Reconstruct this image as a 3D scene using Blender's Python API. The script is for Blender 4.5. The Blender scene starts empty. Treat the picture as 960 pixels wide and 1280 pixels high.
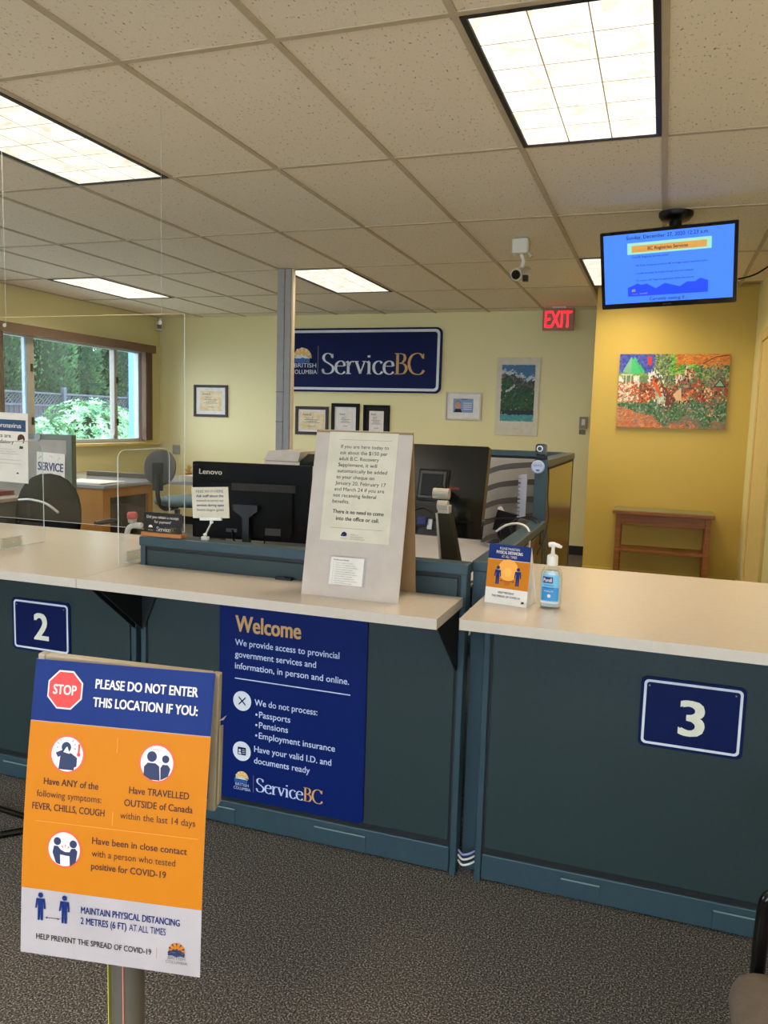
import bpy, bmesh, math, random
from mathutils import Vector, Matrix, Euler
random.seed(7)
C = bpy.context.scene.collection
PI = math.pi
# ------------------------------------------------------------------ camera
cam_d = bpy.data.cameras.new('camera'); cam = bpy.data.objects.new('camera', cam_d); C.objects.link(cam)
FPX, YAW, PITCH, ROLL = 990.86, -0.333956, 0.1137886, 0.0285586
cy_, sy_ = math.cos(YAW), math.sin(YAW)
F_ = Vector((sy_, cy_, 0)); R_ = Vector((cy_, -sy_, 0)); U_ = Vector((0, 0, 1))
cp, sp = math.cos(PITCH), math.sin(PITCH)
F2 = F_*cp - U_*sp; U2 = U_*cp + F_*sp
cr, sr = math.cos(ROLL), math.sin(ROLL)
R3 = R_*cr + U2*sr; U3 = -R_*sr + U2*cr
M = Matrix((R3, U3, -F2)).transposed().to_4x4(); M.translation = Vector((0, 0, 1.4))
cam.matrix_world = M
cam_d.sensor_fit = 'HORIZONTAL'; cam_d.sensor_width = 36.0; cam_d.lens = 36.0*FPX/960.0
cam_d.clip_start = 0.05; cam_d.clip_end = 200
bpy.context.scene.camera = cam
# ------------------------------------------------------------------ world (overcast day), exposure
w = bpy.data.worlds.new('world'); bpy.context.scene.world = w; w.use_nodes = True
nt = w.node_tree; bg = nt.nodes['Background']
bg.inputs[0].default_value = (0.66, 0.82, 1.0, 1); bg.inputs[1].default_value = 3.5
vs = bpy.context.scene.view_settings
vs.view_transform = 'Standard'; vs.look = 'None'; vs.gamma = 1.0; vs.use_curve_mapping = False; vs.exposure = 1.13
CEIL = 2.635
TX0, TY0, TW, TL_ = -3.1231, 2.4846, 0.61, 1.22
LIGHT_COL = (1.0, 0.84, 0.62)
LIGHT_W = 8.6
# fixtures: column index k (0.61 m), row index j (1.22 m), lens strength
FIXTURES = [(4, 0, .62), (0, 0, .50), (0, 3, .52), (-4, 3, .50), (4, 3, .48)]
FIXTURES_OUT = [(-4, 0, .75), (8, 0, .75), (4, -3, .75), (0, -3, .75), (-4, -3, .75), (8, -3, .75)]
for (k, j, s) in FIXTURES + FIXTURES_OUT:
    ld = bpy.data.lights.new('troffer_light', 'AREA'); ld.shape = 'RECTANGLE'; ld.size = .53; ld.size_y = 1.12
    ld.energy = LIGHT_W; ld.color = LIGHT_COL; ld.spread = math.radians(146)
    lo = bpy.data.objects.new('troffer_light', ld); C.objects.link(lo)
    lo.location = (TX0+(k+.5)*TW, TY0+(j+.5)*TL_, CEIL-.012)

# ------------------------------------------------------------------ materials
def lin(c):
    return tuple(((x/255.0)/12.92 if x/255.0 <= .04045 else ((x/255.0+.055)/1.055)**2.4) for x in c)
MATS = {}
def mat(name, col, rough=.5, metal=0, spec=.5, emit=0, srgb=True, noise=None, bump=None, alpha=None, coat=0):
    if name in MATS: return MATS[name]
    m = bpy.data.materials.new(name); m.use_nodes = True; n = m.node_tree.nodes; l = m.node_tree.links
    b = n['Principled BSDF']; c = lin(col) if srgb else col
    b.inputs['Base Color'].default_value = (*c, 1); b.inputs['Roughness'].default_value = rough
    b.inputs['Metallic'].default_value = metal; b.inputs['Specular IOR Level'].default_value = spec
    b.inputs['Coat Weight'].default_value = coat
    tc = n.new('ShaderNodeTexCoord')
    if emit:
        b.inputs['Emission Color'].default_value = (*c, 1); b.inputs['Emission Strength'].default_value = emit
    if noise is None: noise = (18, .06)
    sc, amt = noise[0], noise[1]
    nz = n.new('ShaderNodeTexNoise'); nz.inputs['Scale'].default_value = sc; nz.inputs['Detail'].default_value = 3
    l.new(tc.outputs['Object'], nz.inputs['Vector'])
    mr = n.new('ShaderNodeMapRange'); mr.inputs['From Min'].default_value = .3; mr.inputs['From Max'].default_value = .7
    mr.inputs['To Min'].default_value = 1-amt; mr.inputs['To Max'].default_value = 1+amt
    l.new(nz.outputs['Fac'], mr.inputs['Value'])
    mx = n.new('ShaderNodeMix'); mx.data_type = 'RGBA'; mx.blend_type = 'MULTIPLY'; mx.inputs['Factor'].default_value = 1
    mx.inputs[6].default_value = (*c, 1)
    cb = n.new('ShaderNodeCombineColor')
    for i in range(3): l.new(mr.outputs[0], cb.inputs[i])
    l.new(cb.outputs[0], mx.inputs[7])
    if not emit: l.new(mx.outputs[2], b.inputs['Base Color'])
    if bump:
        nb = n.new('ShaderNodeTexNoise'); nb.inputs['Scale'].default_value = bump[0]; nb.inputs['Detail'].default_value = 2
        l.new(tc.outputs['Object'], nb.inputs['Vector'])
        bp = n.new('ShaderNodeBump'); bp.inputs['Strength'].default_value = bump[1]; bp.inputs['Distance'].default_value = .002
        l.new(nb.outputs['Fac'], bp.inputs['Height']); l.new(bp.outputs[0], b.inputs['Normal'])
    MATS[name] = m
    return m
def ramp_mat(name, stops, scale, rough=.8, stretch=(1, 1, 1), detail=4, bump=0, metal=0, second=None):
    m = bpy.data.materials.new(name); m.use_nodes = True; n = m.node_tree.nodes; l = m.node_tree.links
    b = n['Principled BSDF']; b.inputs['Roughness'].default_value = rough; b.inputs['Metallic'].default_value = metal
    tc = n.new('ShaderNodeTexCoord'); mp = n.new('ShaderNodeMapping'); mp.inputs['Scale'].default_value = stretch
    l.new(tc.outputs['Object'], mp.inputs['Vector'])
    nz = n.new('ShaderNodeTexNoise'); nz.inputs['Scale'].default_value = scale; nz.inputs['Detail'].default_value = detail
    l.new(mp.outputs[0], nz.inputs['Vector'])
    r = n.new('ShaderNodeValToRGB'); e = r.color_ramp.elements
    while len(e) < len(stops): e.new(.5)
    for el, (p, c) in zip(e, stops): el.position = p; el.color = (*lin(c), 1)
    l.new(nz.outputs['Fac'], r.inputs[0]); l.new(r.outputs[0], b.inputs['Base Color'])
    if bump:
        bp = n.new('ShaderNodeBump'); bp.inputs['Strength'].default_value = bump; bp.inputs['Distance'].default_value = .003
        l.new(nz.outputs['Fac'], bp.inputs['Height']); l.new(bp.outputs[0], b.inputs['Normal'])
    MATS[name] = m
    return m
def glass_mat(name, tint=(1, 1, 1), refl=.5, rough=.0):
    m = bpy.data.materials.new(name); m.use_nodes = True; n = m.node_tree.nodes; l = m.node_tree.links
    n.clear(); o = n.new('ShaderNodeOutputMaterial'); t = n.new('ShaderNodeBsdfTransparent'); g = n.new('ShaderNodeBsdfGlossy')
    t.inputs[0].default_value = (*tint, 1); g.inputs['Roughness'].default_value = rough
    f = n.new('ShaderNodeFresnel'); ge = n.new('ShaderNodeNewGeometry'); io = n.new('ShaderNodeMapRange')
    io.inputs['To Min'].default_value = 1.45; io.inputs['To Max'].default_value = 1/1.45   # same reflectance from both faces of the sheet
    l.new(ge.outputs['Backfacing'], io.inputs['Value']); l.new(io.outputs[0], f.inputs[0])
    mu = n.new('ShaderNodeMath'); mu.operation = 'MULTIPLY'; mu.inputs[1].default_value = refl
    l.new(f.outputs[0], mu.inputs[0])
    mx = n.new('ShaderNodeMixShader'); l.new(mu.outputs[0], mx.inputs[0]); l.new(t.outputs[0], mx.inputs[1]); l.new(g.outputs[0], mx.inputs[2])
    l.new(mx.outputs[0], o.inputs[0]); MATS[name] = m
    return m
def attr_mat(name, rough=.5, emit=0):
    m = bpy.data.materials.new(name); m.use_nodes = True; n = m.node_tree.nodes; l = m.node_tree.links
    b = n['Principled BSDF']; b.inputs['Roughness'].default_value = rough
    a = n.new('ShaderNodeAttribute'); a.attribute_name = 'Col'; l.new(a.outputs['Color'], b.inputs['Base Color'])
    nz = n.new('ShaderNodeTexNoise'); nz.inputs['Scale'].default_value = 120
    bp = n.new('ShaderNodeBump'); bp.inputs['Strength'].default_value = .2; bp.inputs['Distance'].default_value = .001
    l.new(nz.outputs['Fac'], bp.inputs['Height']); l.new(bp.outputs[0], b.inputs['Normal'])
    MATS[name] = m
    return m
def wood_mat(name, c1, c2, rough=.35, axis=(1, 14, 14)):
    return ramp_mat(name, [(.3, c1), (.7, c2)], 4, rough, axis, 5)

wall_m = mat('cream_wall_paint', (228, 215, 160), .55, noise=(1.5, .02), bump=(260, .08))
alc_m = mat('mustard_wall_paint', (210, 178, 78), .5, noise=(1.5, .02), bump=(260, .08))
seam_m = mat('white_ceiling_metal', (196, 180, 154), .6, spec=.2)
# ceiling tile: fissured mineral fibre
def tile_material():
    m = bpy.data.materials.new('mineral_fibre_tile'); m.use_nodes = True; n = m.node_tree.nodes; l = m.node_tree.links
    b = n['Principled BSDF']; b.inputs['Roughness'].default_value = .9; b.inputs['Specular IOR Level'].default_value = .1
    geo = n.new('ShaderNodeNewGeometry'); tc = n.new('ShaderNodeMapping'); tc.inputs['Scale'].default_value = (1, .45, 1)
    l.new(geo.outputs['Position'], tc.inputs['Vector'])
    nz = n.new('ShaderNodeTexNoise'); nz.inputs['Scale'].default_value = 95; nz.inputs['Detail'].default_value = 3; nz.inputs['Roughness'].default_value = .62
    l.new(tc.outputs[0], nz.inputs['Vector'])
    r = n.new('ShaderNodeValToRGB'); e = r.color_ramp.elements
    e[0].position = .31; e[0].color = (*lin((168, 152, 130)), 1); e[1].position = .38; e[1].color = (*lin((250, 237, 215)), 1)
    l.new(nz.outputs['Fac'], r.inputs[0])
    n2 = n.new('ShaderNodeTexNoise'); n2.inputs['Scale'].default_value = 260; n2.inputs['Detail'].default_value = 1
    l.new(geo.outputs['Position'], n2.inputs['Vector'])
    mx = n.new('ShaderNodeMix'); mx.data_type = 'RGBA'; mx.blend_type = 'MULTIPLY'; mx.inputs['Factor'].default_value = .12
    l.new(r.outputs[0], mx.inputs[6]); l.new(n2.outputs['Fac'], mx.inputs[7]); l.new(mx.outputs[2], b.inputs['Base Color'])
    bp = n.new('ShaderNodeBump'); bp.inputs['Strength'].default_value = .4; bp.inputs['Distance'].default_value = .003
    l.new(nz.outputs['Fac'], bp.inputs['Height']); l.new(bp.outputs[0], b.inputs['Normal'])
    return m
tile_m = tile_material()
carpet_m = ramp_mat('speckled_grey_carpet', [(.36, (22, 20, 18)), (.47, (78, 73, 68)), (.55, (98, 92, 86)), (.64, (168, 160, 148))], 215, .95, detail=4, bump=1.0)
top_m = mat('beige_laminate', (205, 193, 178), .22, noise=(60, .02), spec=.5)
edge_m = mat('worktop_edge', (196, 182, 165), .4)
teal_m = mat('teal_painted_metal', (50, 70, 78), .4, spec=.3, noise=(30, .05), bump=(500, .1))
tealf_m = mat('dark_teal_panel', (40, 54, 55), .45, spec=.3, noise=(90, .06), bump=(700, .15))
lam_m = mat('olive_brown_laminate', (112, 94, 52), .16, noise=(30, .05))
dark_m = mat('black_reveal', (10, 12, 13), .6)
blackp_m = mat('black_plastic', (10, 10, 11), .38, spec=.3)
blackg_m = mat('gloss_black_plastic', (20, 19, 14), .16, spec=.35)
blackm_m = mat('matt_black_plastic', (5, 5, 6), .6, spec=.15)
greyf_m = mat('grey_chair_fabric', (98, 94, 90), .9, bump=(400, .5))
tealc_m = mat('blue_chair_fabric', (92, 118, 132), .85, bump=(400, .5))
blackf_m = mat('black_chair_fabric', (10, 10, 11), .8, spec=.1, bump=(400, .4))
tanf_m = mat('taupe_upholstery', (96, 84, 74), .95, bump=(380, .6), noise=(40, .12))
chrome_m = mat('brushed_steel', (170, 166, 158), .25, metal=1)
silver_m = mat('silver_plastic', (196, 192, 182), .3, metal=.35)
white_m = mat('white_plastic', (222, 217, 206), .4)
paper_m = mat('white_paper', (226, 218, 208), .75)
paper2_m = mat('cream_paper', (208, 198, 176), .75)
foam_m = mat('foamcore_board', (190, 176, 164), .7)
kraft_m = mat('brown_board_back', (150, 120, 82), .8)
ink_m = mat('black_ink', (38, 34, 34), .8)
inkg_m = mat('grey_ink', (128, 122, 116), .8)
blue_m = mat('royal_blue_vinyl', (1, 26, 92), .5, spec=.15, noise=(30, .03))
navy_m = mat('navy_vinyl', (3, 20, 72), .5, spec=.15, noise=(30, .03))
wht_m = mat('white_vinyl', (214, 218, 224), .5)
gold_m = mat('gold_vinyl', (206, 158, 92), .5)
sun_m = mat('sun_yellow_vinyl', (240, 190, 90), .5)
wave_m = mat('wave_blue_vinyl', (22, 84, 150), .5)
orange_m = mat('orange_print', (200, 118, 8), .6, spec=.2, noise=(10, .02))
pblue_m = mat('blue_print', (22, 44, 108), .55, spec=.15)
red_m = mat('red_print', (222, 44, 32), .5)
oran2_m = mat('orange_ring_print', (226, 88, 36), .5)
brown_ink_m = mat('brown_black_ink', (70, 34, 22), .7)
wood_m = wood_mat('cherry_wood', (132, 80, 36), (168, 108, 54))
oak_m = wood_mat('oak_veneer', (176, 112, 42), (206, 142, 64), .4, (1, 1, .15))
frame_m = wood_mat('dark_walnut_frame', (32, 17, 12), (50, 28, 20), .55)
blackfr_m = mat('black_frame', (14, 13, 14), .6, spec=.2)
green_lam = mat('green_laminate_top', (124, 128, 96), .3)
putty_m = mat('grey_post_paint', (150, 148, 146), .45)
window_fr = mat('window_frame_paint', (160, 152, 142), .45)
alu_m = mat('white_window_metal', (186, 186, 190), .4)
sill_m = mat('yellow_sill_paint', (222, 190, 112), .5)
blind_m = mat('brown_blind_fabric', (112, 82, 66), .8)
glass_m = glass_mat('window_glass', (1, 1, 1), .8)
acry_m = glass_mat('clear_acrylic', (.97, .985, .98), 1.0)
acry_e = mat('acrylic_edge', (200, 206, 204), .2)
gel_m = glass_mat('clear_bottle', (.93, .95, .96), 1.6, .02)
lab_m = mat('pale_blue_label', (120, 190, 226), .35)
lab2_m = mat('blue_label', (52, 140, 200), .35)
screen_m = mat('lit_screen_blue', (62, 124, 250), .4, emit=.38)
scr_or = mat('lit_screen_orange', (208, 148, 72), .4, emit=.34)
scr_ye = mat('lit_screen_pale_green', (150, 214, 190), .4, emit=.34)
scr_mt = mat('lit_screen_mountain', (24, 66, 226), .4, emit=.38)
scr_md = mat('lit_screen_mountain_light', (58, 112, 244), .4, emit=.38)
scr_tx = mat('screen_text', (4, 12, 60), .5, emit=.05)
exit_m = mat('lit_exit_letters', (255, 30, 46), .4, emit=.75)
exitw_m = mat('exit_housing', (150, 110, 88), .4)
base_m = mat('black_vinyl_baseboard', (28, 27, 26), .5)
art_m = attr_mat('painted_surface', .55)

# ------------------------------------------------------------------ mesh builder
class MB:
    def __init__(s): s.v = []; s.f = []; s.m = []; s.sm = []; s.mats = []; s.cols = None
    def mi(s, m):
        if m not in s.mats: s.mats.append(m)
        return s.mats.index(m)
    def add(s, vs, fs, m, smooth=False, M=None):
        o = len(s.v)
        for p in vs:
            p = Vector(p); s.v.append(tuple(M @ p) if M is not None else tuple(p))
        k = s.mi(m)
        for f in fs: s.f.append([i+o for i in f]); s.m.append(k); s.sm.append(smooth)
        return s
    def box(s, x0, x1, y0, y1, z0, z1, m, M=None):
        v = [(x, y, z) for z in (z0, z1) for y in (y0, y1) for x in (x0, x1)]
        return s.add(v, [(0, 2, 3, 1), (4, 5, 7, 6), (0, 1, 5, 4), (1, 3, 7, 5), (3, 2, 6, 7), (2, 0, 4, 6)], m, False, M)
    def quad(s, a, b, c, d, m): return s.add([a, b, c, d], [(0, 1, 2, 3)], m)
    def tube(s, pts, r, m, seg=10, caps=True, M=None):
        pts = [Vector(p) for p in pts]; n = len(pts); rs = r if isinstance(r, (list, tuple)) else [r]*n
        vs, fs = [], []; prev = None
        for i, p in enumerate(pts):
            t = (pts[min(i+1, n-1)]-pts[max(i-1, 0)]).normalized()
            a = prev if prev is not None else (Vector((0, 0, 1)) if abs(t.z) < .9 else Vector((1, 0, 0)))
            u = (a-t*a.dot(t)).normalized(); prev = u; w_ = t.cross(u)
            for k in range(seg):
                an = 2*PI*k/seg; vs.append(p+(u*math.cos(an)+w_*math.sin(an))*rs[i])
        for i in range(n-1):
            for k in range(seg):
                a, b = i*seg+k, i*seg+(k+1) % seg
                fs.append((a, b, b+seg, a+seg))
        s.add(vs, fs, m, True, M)
        if caps:
            s.add(vs[:seg], [tuple(range(seg))[::-1]], m, False, M); s.add(vs[-seg:], [tuple(range(seg))], m, False, M)
        return s
    def lathe(s, prof, m, seg=20, M=None, sx=1, sy=1):
        vs, fs = [], []
        for (r, z) in prof:
            for k in range(seg): an = 2*PI*k/seg; vs.append((r*math.cos(an)*sx, r*math.sin(an)*sy, z))
        for i in range(len(prof)-1):
            for k in range(seg):
                a, b = i*seg+k, i*seg+(k+1) % seg; fs.append((a, b, b+seg, a+seg))
        s.add(vs, fs, m, True, M)
        s.add(vs[:seg], [tuple(range(seg))[::-1]], m, False, M); s.add(vs[-seg:], [tuple(range(seg))], m, False, M)
        return s
    def prism(s, pts, y0, y1, m, M=None, axis='y', smooth=False):
        """polygon in x,z (ccw seen from -y) extruded y0..y1 (front y0)"""
        n = len(pts)
        if axis == 'y': mk = lambda a, b, d: (a, d, b)
        elif axis == 'x': mk = lambda a, b, d: (d, a, b)
        else: mk = lambda a, b, d: (a, b, d)
        vs = [mk(a, b, y0) for a, b in pts]+[mk(a, b, y1) for a, b in pts]
        s.add(vs, [tuple(range(n)), tuple(range(2*n-1, n-1, -1))], m, False, M)
        s.add(vs, [(i, i+n, (i+1) % n+n, (i+1) % n) for i in range(n)], m, smooth, M)
        return s
    def flat(s, pts, m, y=0.):
        return s.add([(a, y, b) for a, b in pts], [tuple(range(len(pts)))], m)
    def disc(s, x, z, r, m, y=0., seg=24, rz=None):
        return s.flat([(x+r*math.cos(2*PI*k/seg), z+(rz or r)*math.sin(2*PI*k/seg)) for k in range(seg)], m, y)
    def build(s, name, parent=None, loc=(0, 0, 0), rot=(0, 0, 0), bevel=0, warp=None, subsurf=0, bseg=2):
        if warp: s.v = [warp(*p) for p in s.v]
        me = bpy.data.meshes.new(name); me.from_pydata(s.v, [], s.f)
        for m in s.mats: me.materials.append(m)
        me.polygons.foreach_set('material_index', s.m); me.polygons.foreach_set('use_smooth', s.sm)
        if s.cols:
            ca = me.color_attributes.new('Col', 'FLOAT_COLOR', 'CORNER'); k = 0
            for pi, p in enumerate(me.polygons):
                for _ in p.loop_indices: ca.data[k].color = (*s.cols[pi], 1); k += 1
        me.update()
        o = bpy.data.objects.new(name, me); C.objects.link(o); o.location = loc; o.rotation_euler = rot
        if parent: o.parent = parent
        if bevel:
            b = o.modifiers.new('bevel', 'BEVEL'); b.width = bevel; b.segments = bseg; b.limit_method = 'ANGLE'; b.angle_limit = math.radians(50)
        if subsurf:
            b = o.modifiers.new('sub', 'SUBSURF'); b.levels = subsurf; b.render_levels = subsurf
        return o
def rrect(x0, x1, z0, z1, r, seg=6):
    P = []
    for cx, cz, a0 in ((x1-r, z0+r, -90), (x1-r, z1-r, 0), (x0+r, z1-r, 90), (x0+r, z0+r, 180)):
        for i in range(seg+1):
            a = math.radians(a0+90*i/seg); P.append((cx+r*math.cos(a), cz+r*math.sin(a)))
    return P
def thing(name, label, cat, loc=(0, 0, 0), rot=(0, 0, 0), group=None):
    o = bpy.data.objects.new(name, None); C.objects.link(o); o.location = loc
    o.rotation_euler = rot if isinstance(rot, (tuple, list)) else (0, 0, rot)
    o.empty_display_size = .05; o['label'] = label; o['category'] = cat
    if group: o['group'] = group
    return o
def tag(o, label, cat, group=None):
    o['label'] = label; o['category'] = cat
    if group: o['group'] = group
    return o
def struct(o): o['kind'] = 'structure'; return o
def dup(root, loc, rot=None, label=None, group=None):
    r = root.copy(); C.objects.link(r); r.location = loc
    if rot is not None: r.rotation_euler = rot
    if label: r['label'] = label
    if group: r['group'] = group
    for ch in list(root.children):
        c = ch.copy(); C.objects.link(c); c.parent = r
        for g in list(ch.children):
            d = g.copy(); C.objects.link(d); d.parent = c
    return r
# ------------------------------------------------------------------ text
_tc = {}
def glyphs(sx, bold=0.0):
    key = (sx, bold)
    if key in _tc: return _tc[key]
    cu = bpy.data.curves.new('t', 'FONT'); cu.body = sx; cu.size = 1; cu.offset = bold; cu.resolution_u = 3
    o = bpy.data.objects.new('t', cu); C.objects.link(o)
    dg = bpy.context.evaluated_depsgraph_get(); dg.update()
    me = o.evaluated_get(dg).to_mesh()
    vs = [(v.co.x, v.co.y) for v in me.vertices]; fs = [tuple(p.vertices) for p in me.polygons]
    o.evaluated_get(dg).to_mesh_clear(); bpy.data.objects.remove(o); bpy.data.curves.remove(cu)
    _tc[key] = (vs, fs)
    return _tc[key]
_H = glyphs('H'); CAPH = max(v[1] for v in _H[0])
def text(mb, s, x, z, cap, m, width=None, sx=.85, bold=0.0, align='l', y=-.0008, rot=0, mono=None):
    vs, fs = glyphs(s, 0.0)
    if not vs: return
    if bold > 0:
        for i, (dx, dz) in enumerate(((-1, -.5), (1, .5), (-1, .5), (1, -.5), (0, 0))):
            kk = cap/CAPH*bold*.75
            text(mb, s, x+dx*kk, z+dz*kk, cap, m, (width-2*kk) if width else None, sx, 0.0, align, y-.00002*i, rot)
        return
    x0 = min(v[0] for v in vs); x1 = max(v[0] for v in vs); k = cap/CAPH
    kx = width/(x1-x0) if width else k*sx
    wd = (x1-x0)*kx; ox = {'l': 0, 'c': -wd/2, 'r': -wd}[align]
    P = []
    for a, b in vs:
        px, pz = (a-x0)*kx+ox, b*k
        P.append((x+px*math.cos(rot)-pz*math.sin(rot), y, z+px*math.sin(rot)+pz*math.cos(rot)))
    mb.add(P, fs, m)
def crom(pts, n=6):
    out = []
    P = [pts[0]]+list(pts)+[pts[-1]]
    for i in range(1, len(P)-2):
        for t in range(n):
            t /= n; r = []
            for d in range(len(pts[0])):
                a, b, c, e = P[i-1][d], P[i][d], P[i+1][d], P[i+2][d]
                r.append(.5*((2*b)+(-a+c)*t+(2*a-5*b+4*c-e)*t*t+(-a+3*b-3*c+e)*t**3))
            out.append(tuple(r))
    out.append(pts[-1])
    return out
SERIF = {
 'S': (.60, [([(.50, .80), (.44, .93), (.28, 1.0), (.13, .93), (.08, .77), (.16, .62), (.34, .50), (.50, .37), (.54, .22), (.45, .06), (.26, 0), (.10, .06), (.05, .22)], 1, 1), ([(.51, .97), (.50, .76)], 0, .35), ([(.05, .25), (.06, .03)], 0, .35)]),
 'e': (.50, [([(.07, .385), (.46, .385)], 0, 1), ([(.46, .385), (.42, .56), (.27, .63), (.11, .52), (.06, .32), (.11, .11), (.27, 0), (.40, .03), (.48, .12)], 1, 1)]),
 'r': (.40, [([(.13, 0), (.13, .58)], 0, 1), ([(.03, .015), (.26, .015)], 0, 1), ([(.02, .56), (.14, .62)], 0, 1), ([(.15, .42), (.22, .56), (.32, .61), (.38, .58)], 1, 1)]),
 'v': (.54, [([(.09, .61), (.29, .02)], 0, 1), ([(.28, .02), (.47, .61)], 0, .55), ([(.0, .61), (.2, .61)], 0, 1), ([(.37, .61), (.55, .61)], 0, 1)]),
 'i': (.28, [([(.13, 0), (.13, .58)], 0, 1), ([(.03, .015), (.24, .015)], 0, 1), ([(.02, .56), (.14, .62)], 0, 1), ([(.12, .80), (.12, .90)], 0, 1.0)]),
 'c': (.46, [([(.42, .52), (.35, .61), (.24, .62), (.10, .51), (.06, .31), (.12, .10), (.26, 0), (.38, .04), (.45, .13)], 1, 1)]),
 'B': (.60, [([(.15, 0), (.15, 1)], 0, 1), ([(.02, .985), (.30, .985)], 0, 1), ([(.02, .015), (.30, .015)], 0, 1), ([(.25, .985), (.42, .93), (.47, .76), (.38, .58), (.2, .53)], 1, 1), ([(.22, .53), (.44, .48), (.54, .28), (.44, .06), (.25, .015)], 1, 1)]),
 'C': (.74, [([(.66, .78), (.56, .94), (.40, 1.0), (.18, .90), (.06, .64), (.07, .34), (.20, .09), (.42, 0), (.60, .05), (.70, .20)], 1, 1), ([(.67, .98), (.665, .74)], 0, .4)]),
}
def serif(mb, s, x, z, cap, cols, width=None, y=-.0008, wt=1.0):
    tot = sum(SERIF[c][0] for c in s); kx = (width/tot) if width else cap; cx = x
    for ch, m in zip(s, cols):
        adv, st = SERIF[ch]
        for pts, sm, wk in st:
            P = crom(pts, 7) if sm else pts; n = len(P); V = []
            for i in range(n):
                a = P[max(i-1, 0)]; b = P[min(i+1, n-1)]; dx, dz = b[0]-a[0], b[1]-a[1]; L = math.hypot(dx, dz) or 1
                nx, nz = -dz/L, dx/L; hw = math.sqrt((.060*nx)**2+(.019*nz)**2)*wk*wt
                for sg in (1, -1): V.append((cx+(P[i][0]+nx*hw*sg)*kx, y, z+(P[i][1]+nz*hw*sg)*cap))
            mb.add(V, [(2*i, 2*i+1, 2*i+3, 2*i+2) for i in range(n-1)], m)
        cx += adv*kx
def bc_logo(mb, x, z, wd, gold, white, blue, y=-.0008, txt=None, tcap=None):
    """half sun with rays over white peaks and water; x = centre, z = waterline"""
    R = wd/2; N = 11
    mb.flat([(x+R*.98*math.cos(math.radians(a)), z+R*.98*math.sin(math.radians(a))) for a in range(0, 181, 10)], gold, y)
    for i in range(N):
        a0 = math.radians(180/N*i+2); a1 = math.radians(180/N*(i+1)-2); am = (a0+a1)/2
        if i % 2:
            mb.flat([(x+R*.55*math.cos(am), z+R*.55*math.sin(am)), (x+R*math.cos(a0), z+R*math.sin(a0)), (x+R*math.cos(a1), z+R*math.sin(a1))], white, y*1.5)
    pk = [(-.95, 0), (-.75, .12), (-.6, .05), (-.35, .34), (-.18, .2), (.05, .42), (.25, .16), (.45, .3), (.62, .08), (.95, 0), (.95, -.06), (-.95, -.06)]
    mb.flat([(x+a*R, z+b*R) for a, b in pk], white, y*2)
    wv = [(-1, 0)]+[(-1+.2*i, -.06+.09*math.sin(i*1.3)) for i in range(1, 10)]+[(1, 0), (.96, -.5), (.5, -.42), (0, -.56), (-.5, -.42), (-.96, -.5)]
    mb.flat([(x+a*R, z+b*R) for a, b in wv][::-1], blue, y*2.5)
    if tcap:
        text(mb, 'BRITISH', x, z-R*.62-tcap, tcap, white, width=wd*1.05, align='c', y=y)
        text(mb, 'COLUMBIA', x, z-R*.62-tcap*2.35, tcap, white, width=wd*1.3, align='c', y=y)
def figure(mb, x, z, h, m, y=-.001):
    """flat pictogram of a standing figure; z = feet"""
    mb.disc(x, z+h*.9, h*.095, m, y, 14)
    mb.flat([(x-.16*h, z+.78*h), (x-.2*h, z+.42*h), (x-.14*h, z+.42*h), (x-.1*h, z+.68*h), (x-.1*h, z), (x-.015*h, z), (x, z+.4*h), (x+.015*h, z), (x+.1*h, z), (x+.1*h, z+.68*h), (x+.14*h, z+.42*h), (x+.2*h, z+.42*h), (x+.16*h, z+.78*h)], m, y)

# ================================================================== SETTING
XL, XR, XRF, YB, YA, YF = -6.2, .70, 2.6, 8.85, 7.6, -3.2
mb = MB(); mb.box(XL-.1, XRF+.1, YF-.1, YB+.1, -.08, 0, carpet_m); struct(mb.build('floor'))
mb = MB(); mb.box(XL-.1, XRF+.1, YF-.1, YB+.1, CEIL+.03, CEIL+.1, seam_m)
ceil = struct(mb.build('ceiling'))
# ceiling tiles (each lies 7 mm above the face of the grid)
fix = {(k, j) for k, j, s in FIXTURES+FIXTURES_OUT}
tmb = MB(); e = .013
tmb.box(e, TW-e, e, TL_-e, .006, .02, tile_m)
tme = None
for k in range(-6, 10):
    for j in range(-5, 6):
        x0 = TX0+k*TW; y0 = TY0+j*TL_
        if (k, j) in fix or x0 > XRF or y0 > YB or x0+TW < XL or y0+TL_ < YF: continue
        if x0 > -.75 and y0 > 7.3: continue
        if x0 > .6 and y0 > 4.8: continue
        if x0 < XL or x0+TW > XRF or y0 < YF or y0+TL_ > YB or (x0+TW > XR and y0+TL_ > 4.8):
            b = MB(); xa, xb = max(e, XL-x0+.001), min(TW-e, (XR if (y0+TL_ > 4.8 and x0 < XR) else XRF)-x0); ya, yb = max(e, YF-y0), min(TL_-e, YB-y0-.001)
            if xb-xa < .03 or yb-ya < .03: continue
            b.box(xa, xb, ya, yb, .006, .02, tile_m); b.build('ceiling_tile', ceil, (x0, y0, CEIL))
        elif tme is None:
            o = tmb.build('ceiling_tile', ceil, (x0, y0, CEIL)); tme = o.data
        else:
            o = bpy.data.objects.new('ceiling_tile', tme); C.objects.link(o); o.parent = ceil; o.location = (x0, y0, CEIL)
for k in range(-6, 10):
    x = TX0+k*TW
    if x < XL or x > XRF: continue
    b = MB(); b.box(x-.0125, x+.0125, YF, (YB if x < -.66 else (YA if x < XR else 4.8)), CEIL, CEIL+.006, seam_m); b.build('grid_runner', ceil)
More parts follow.
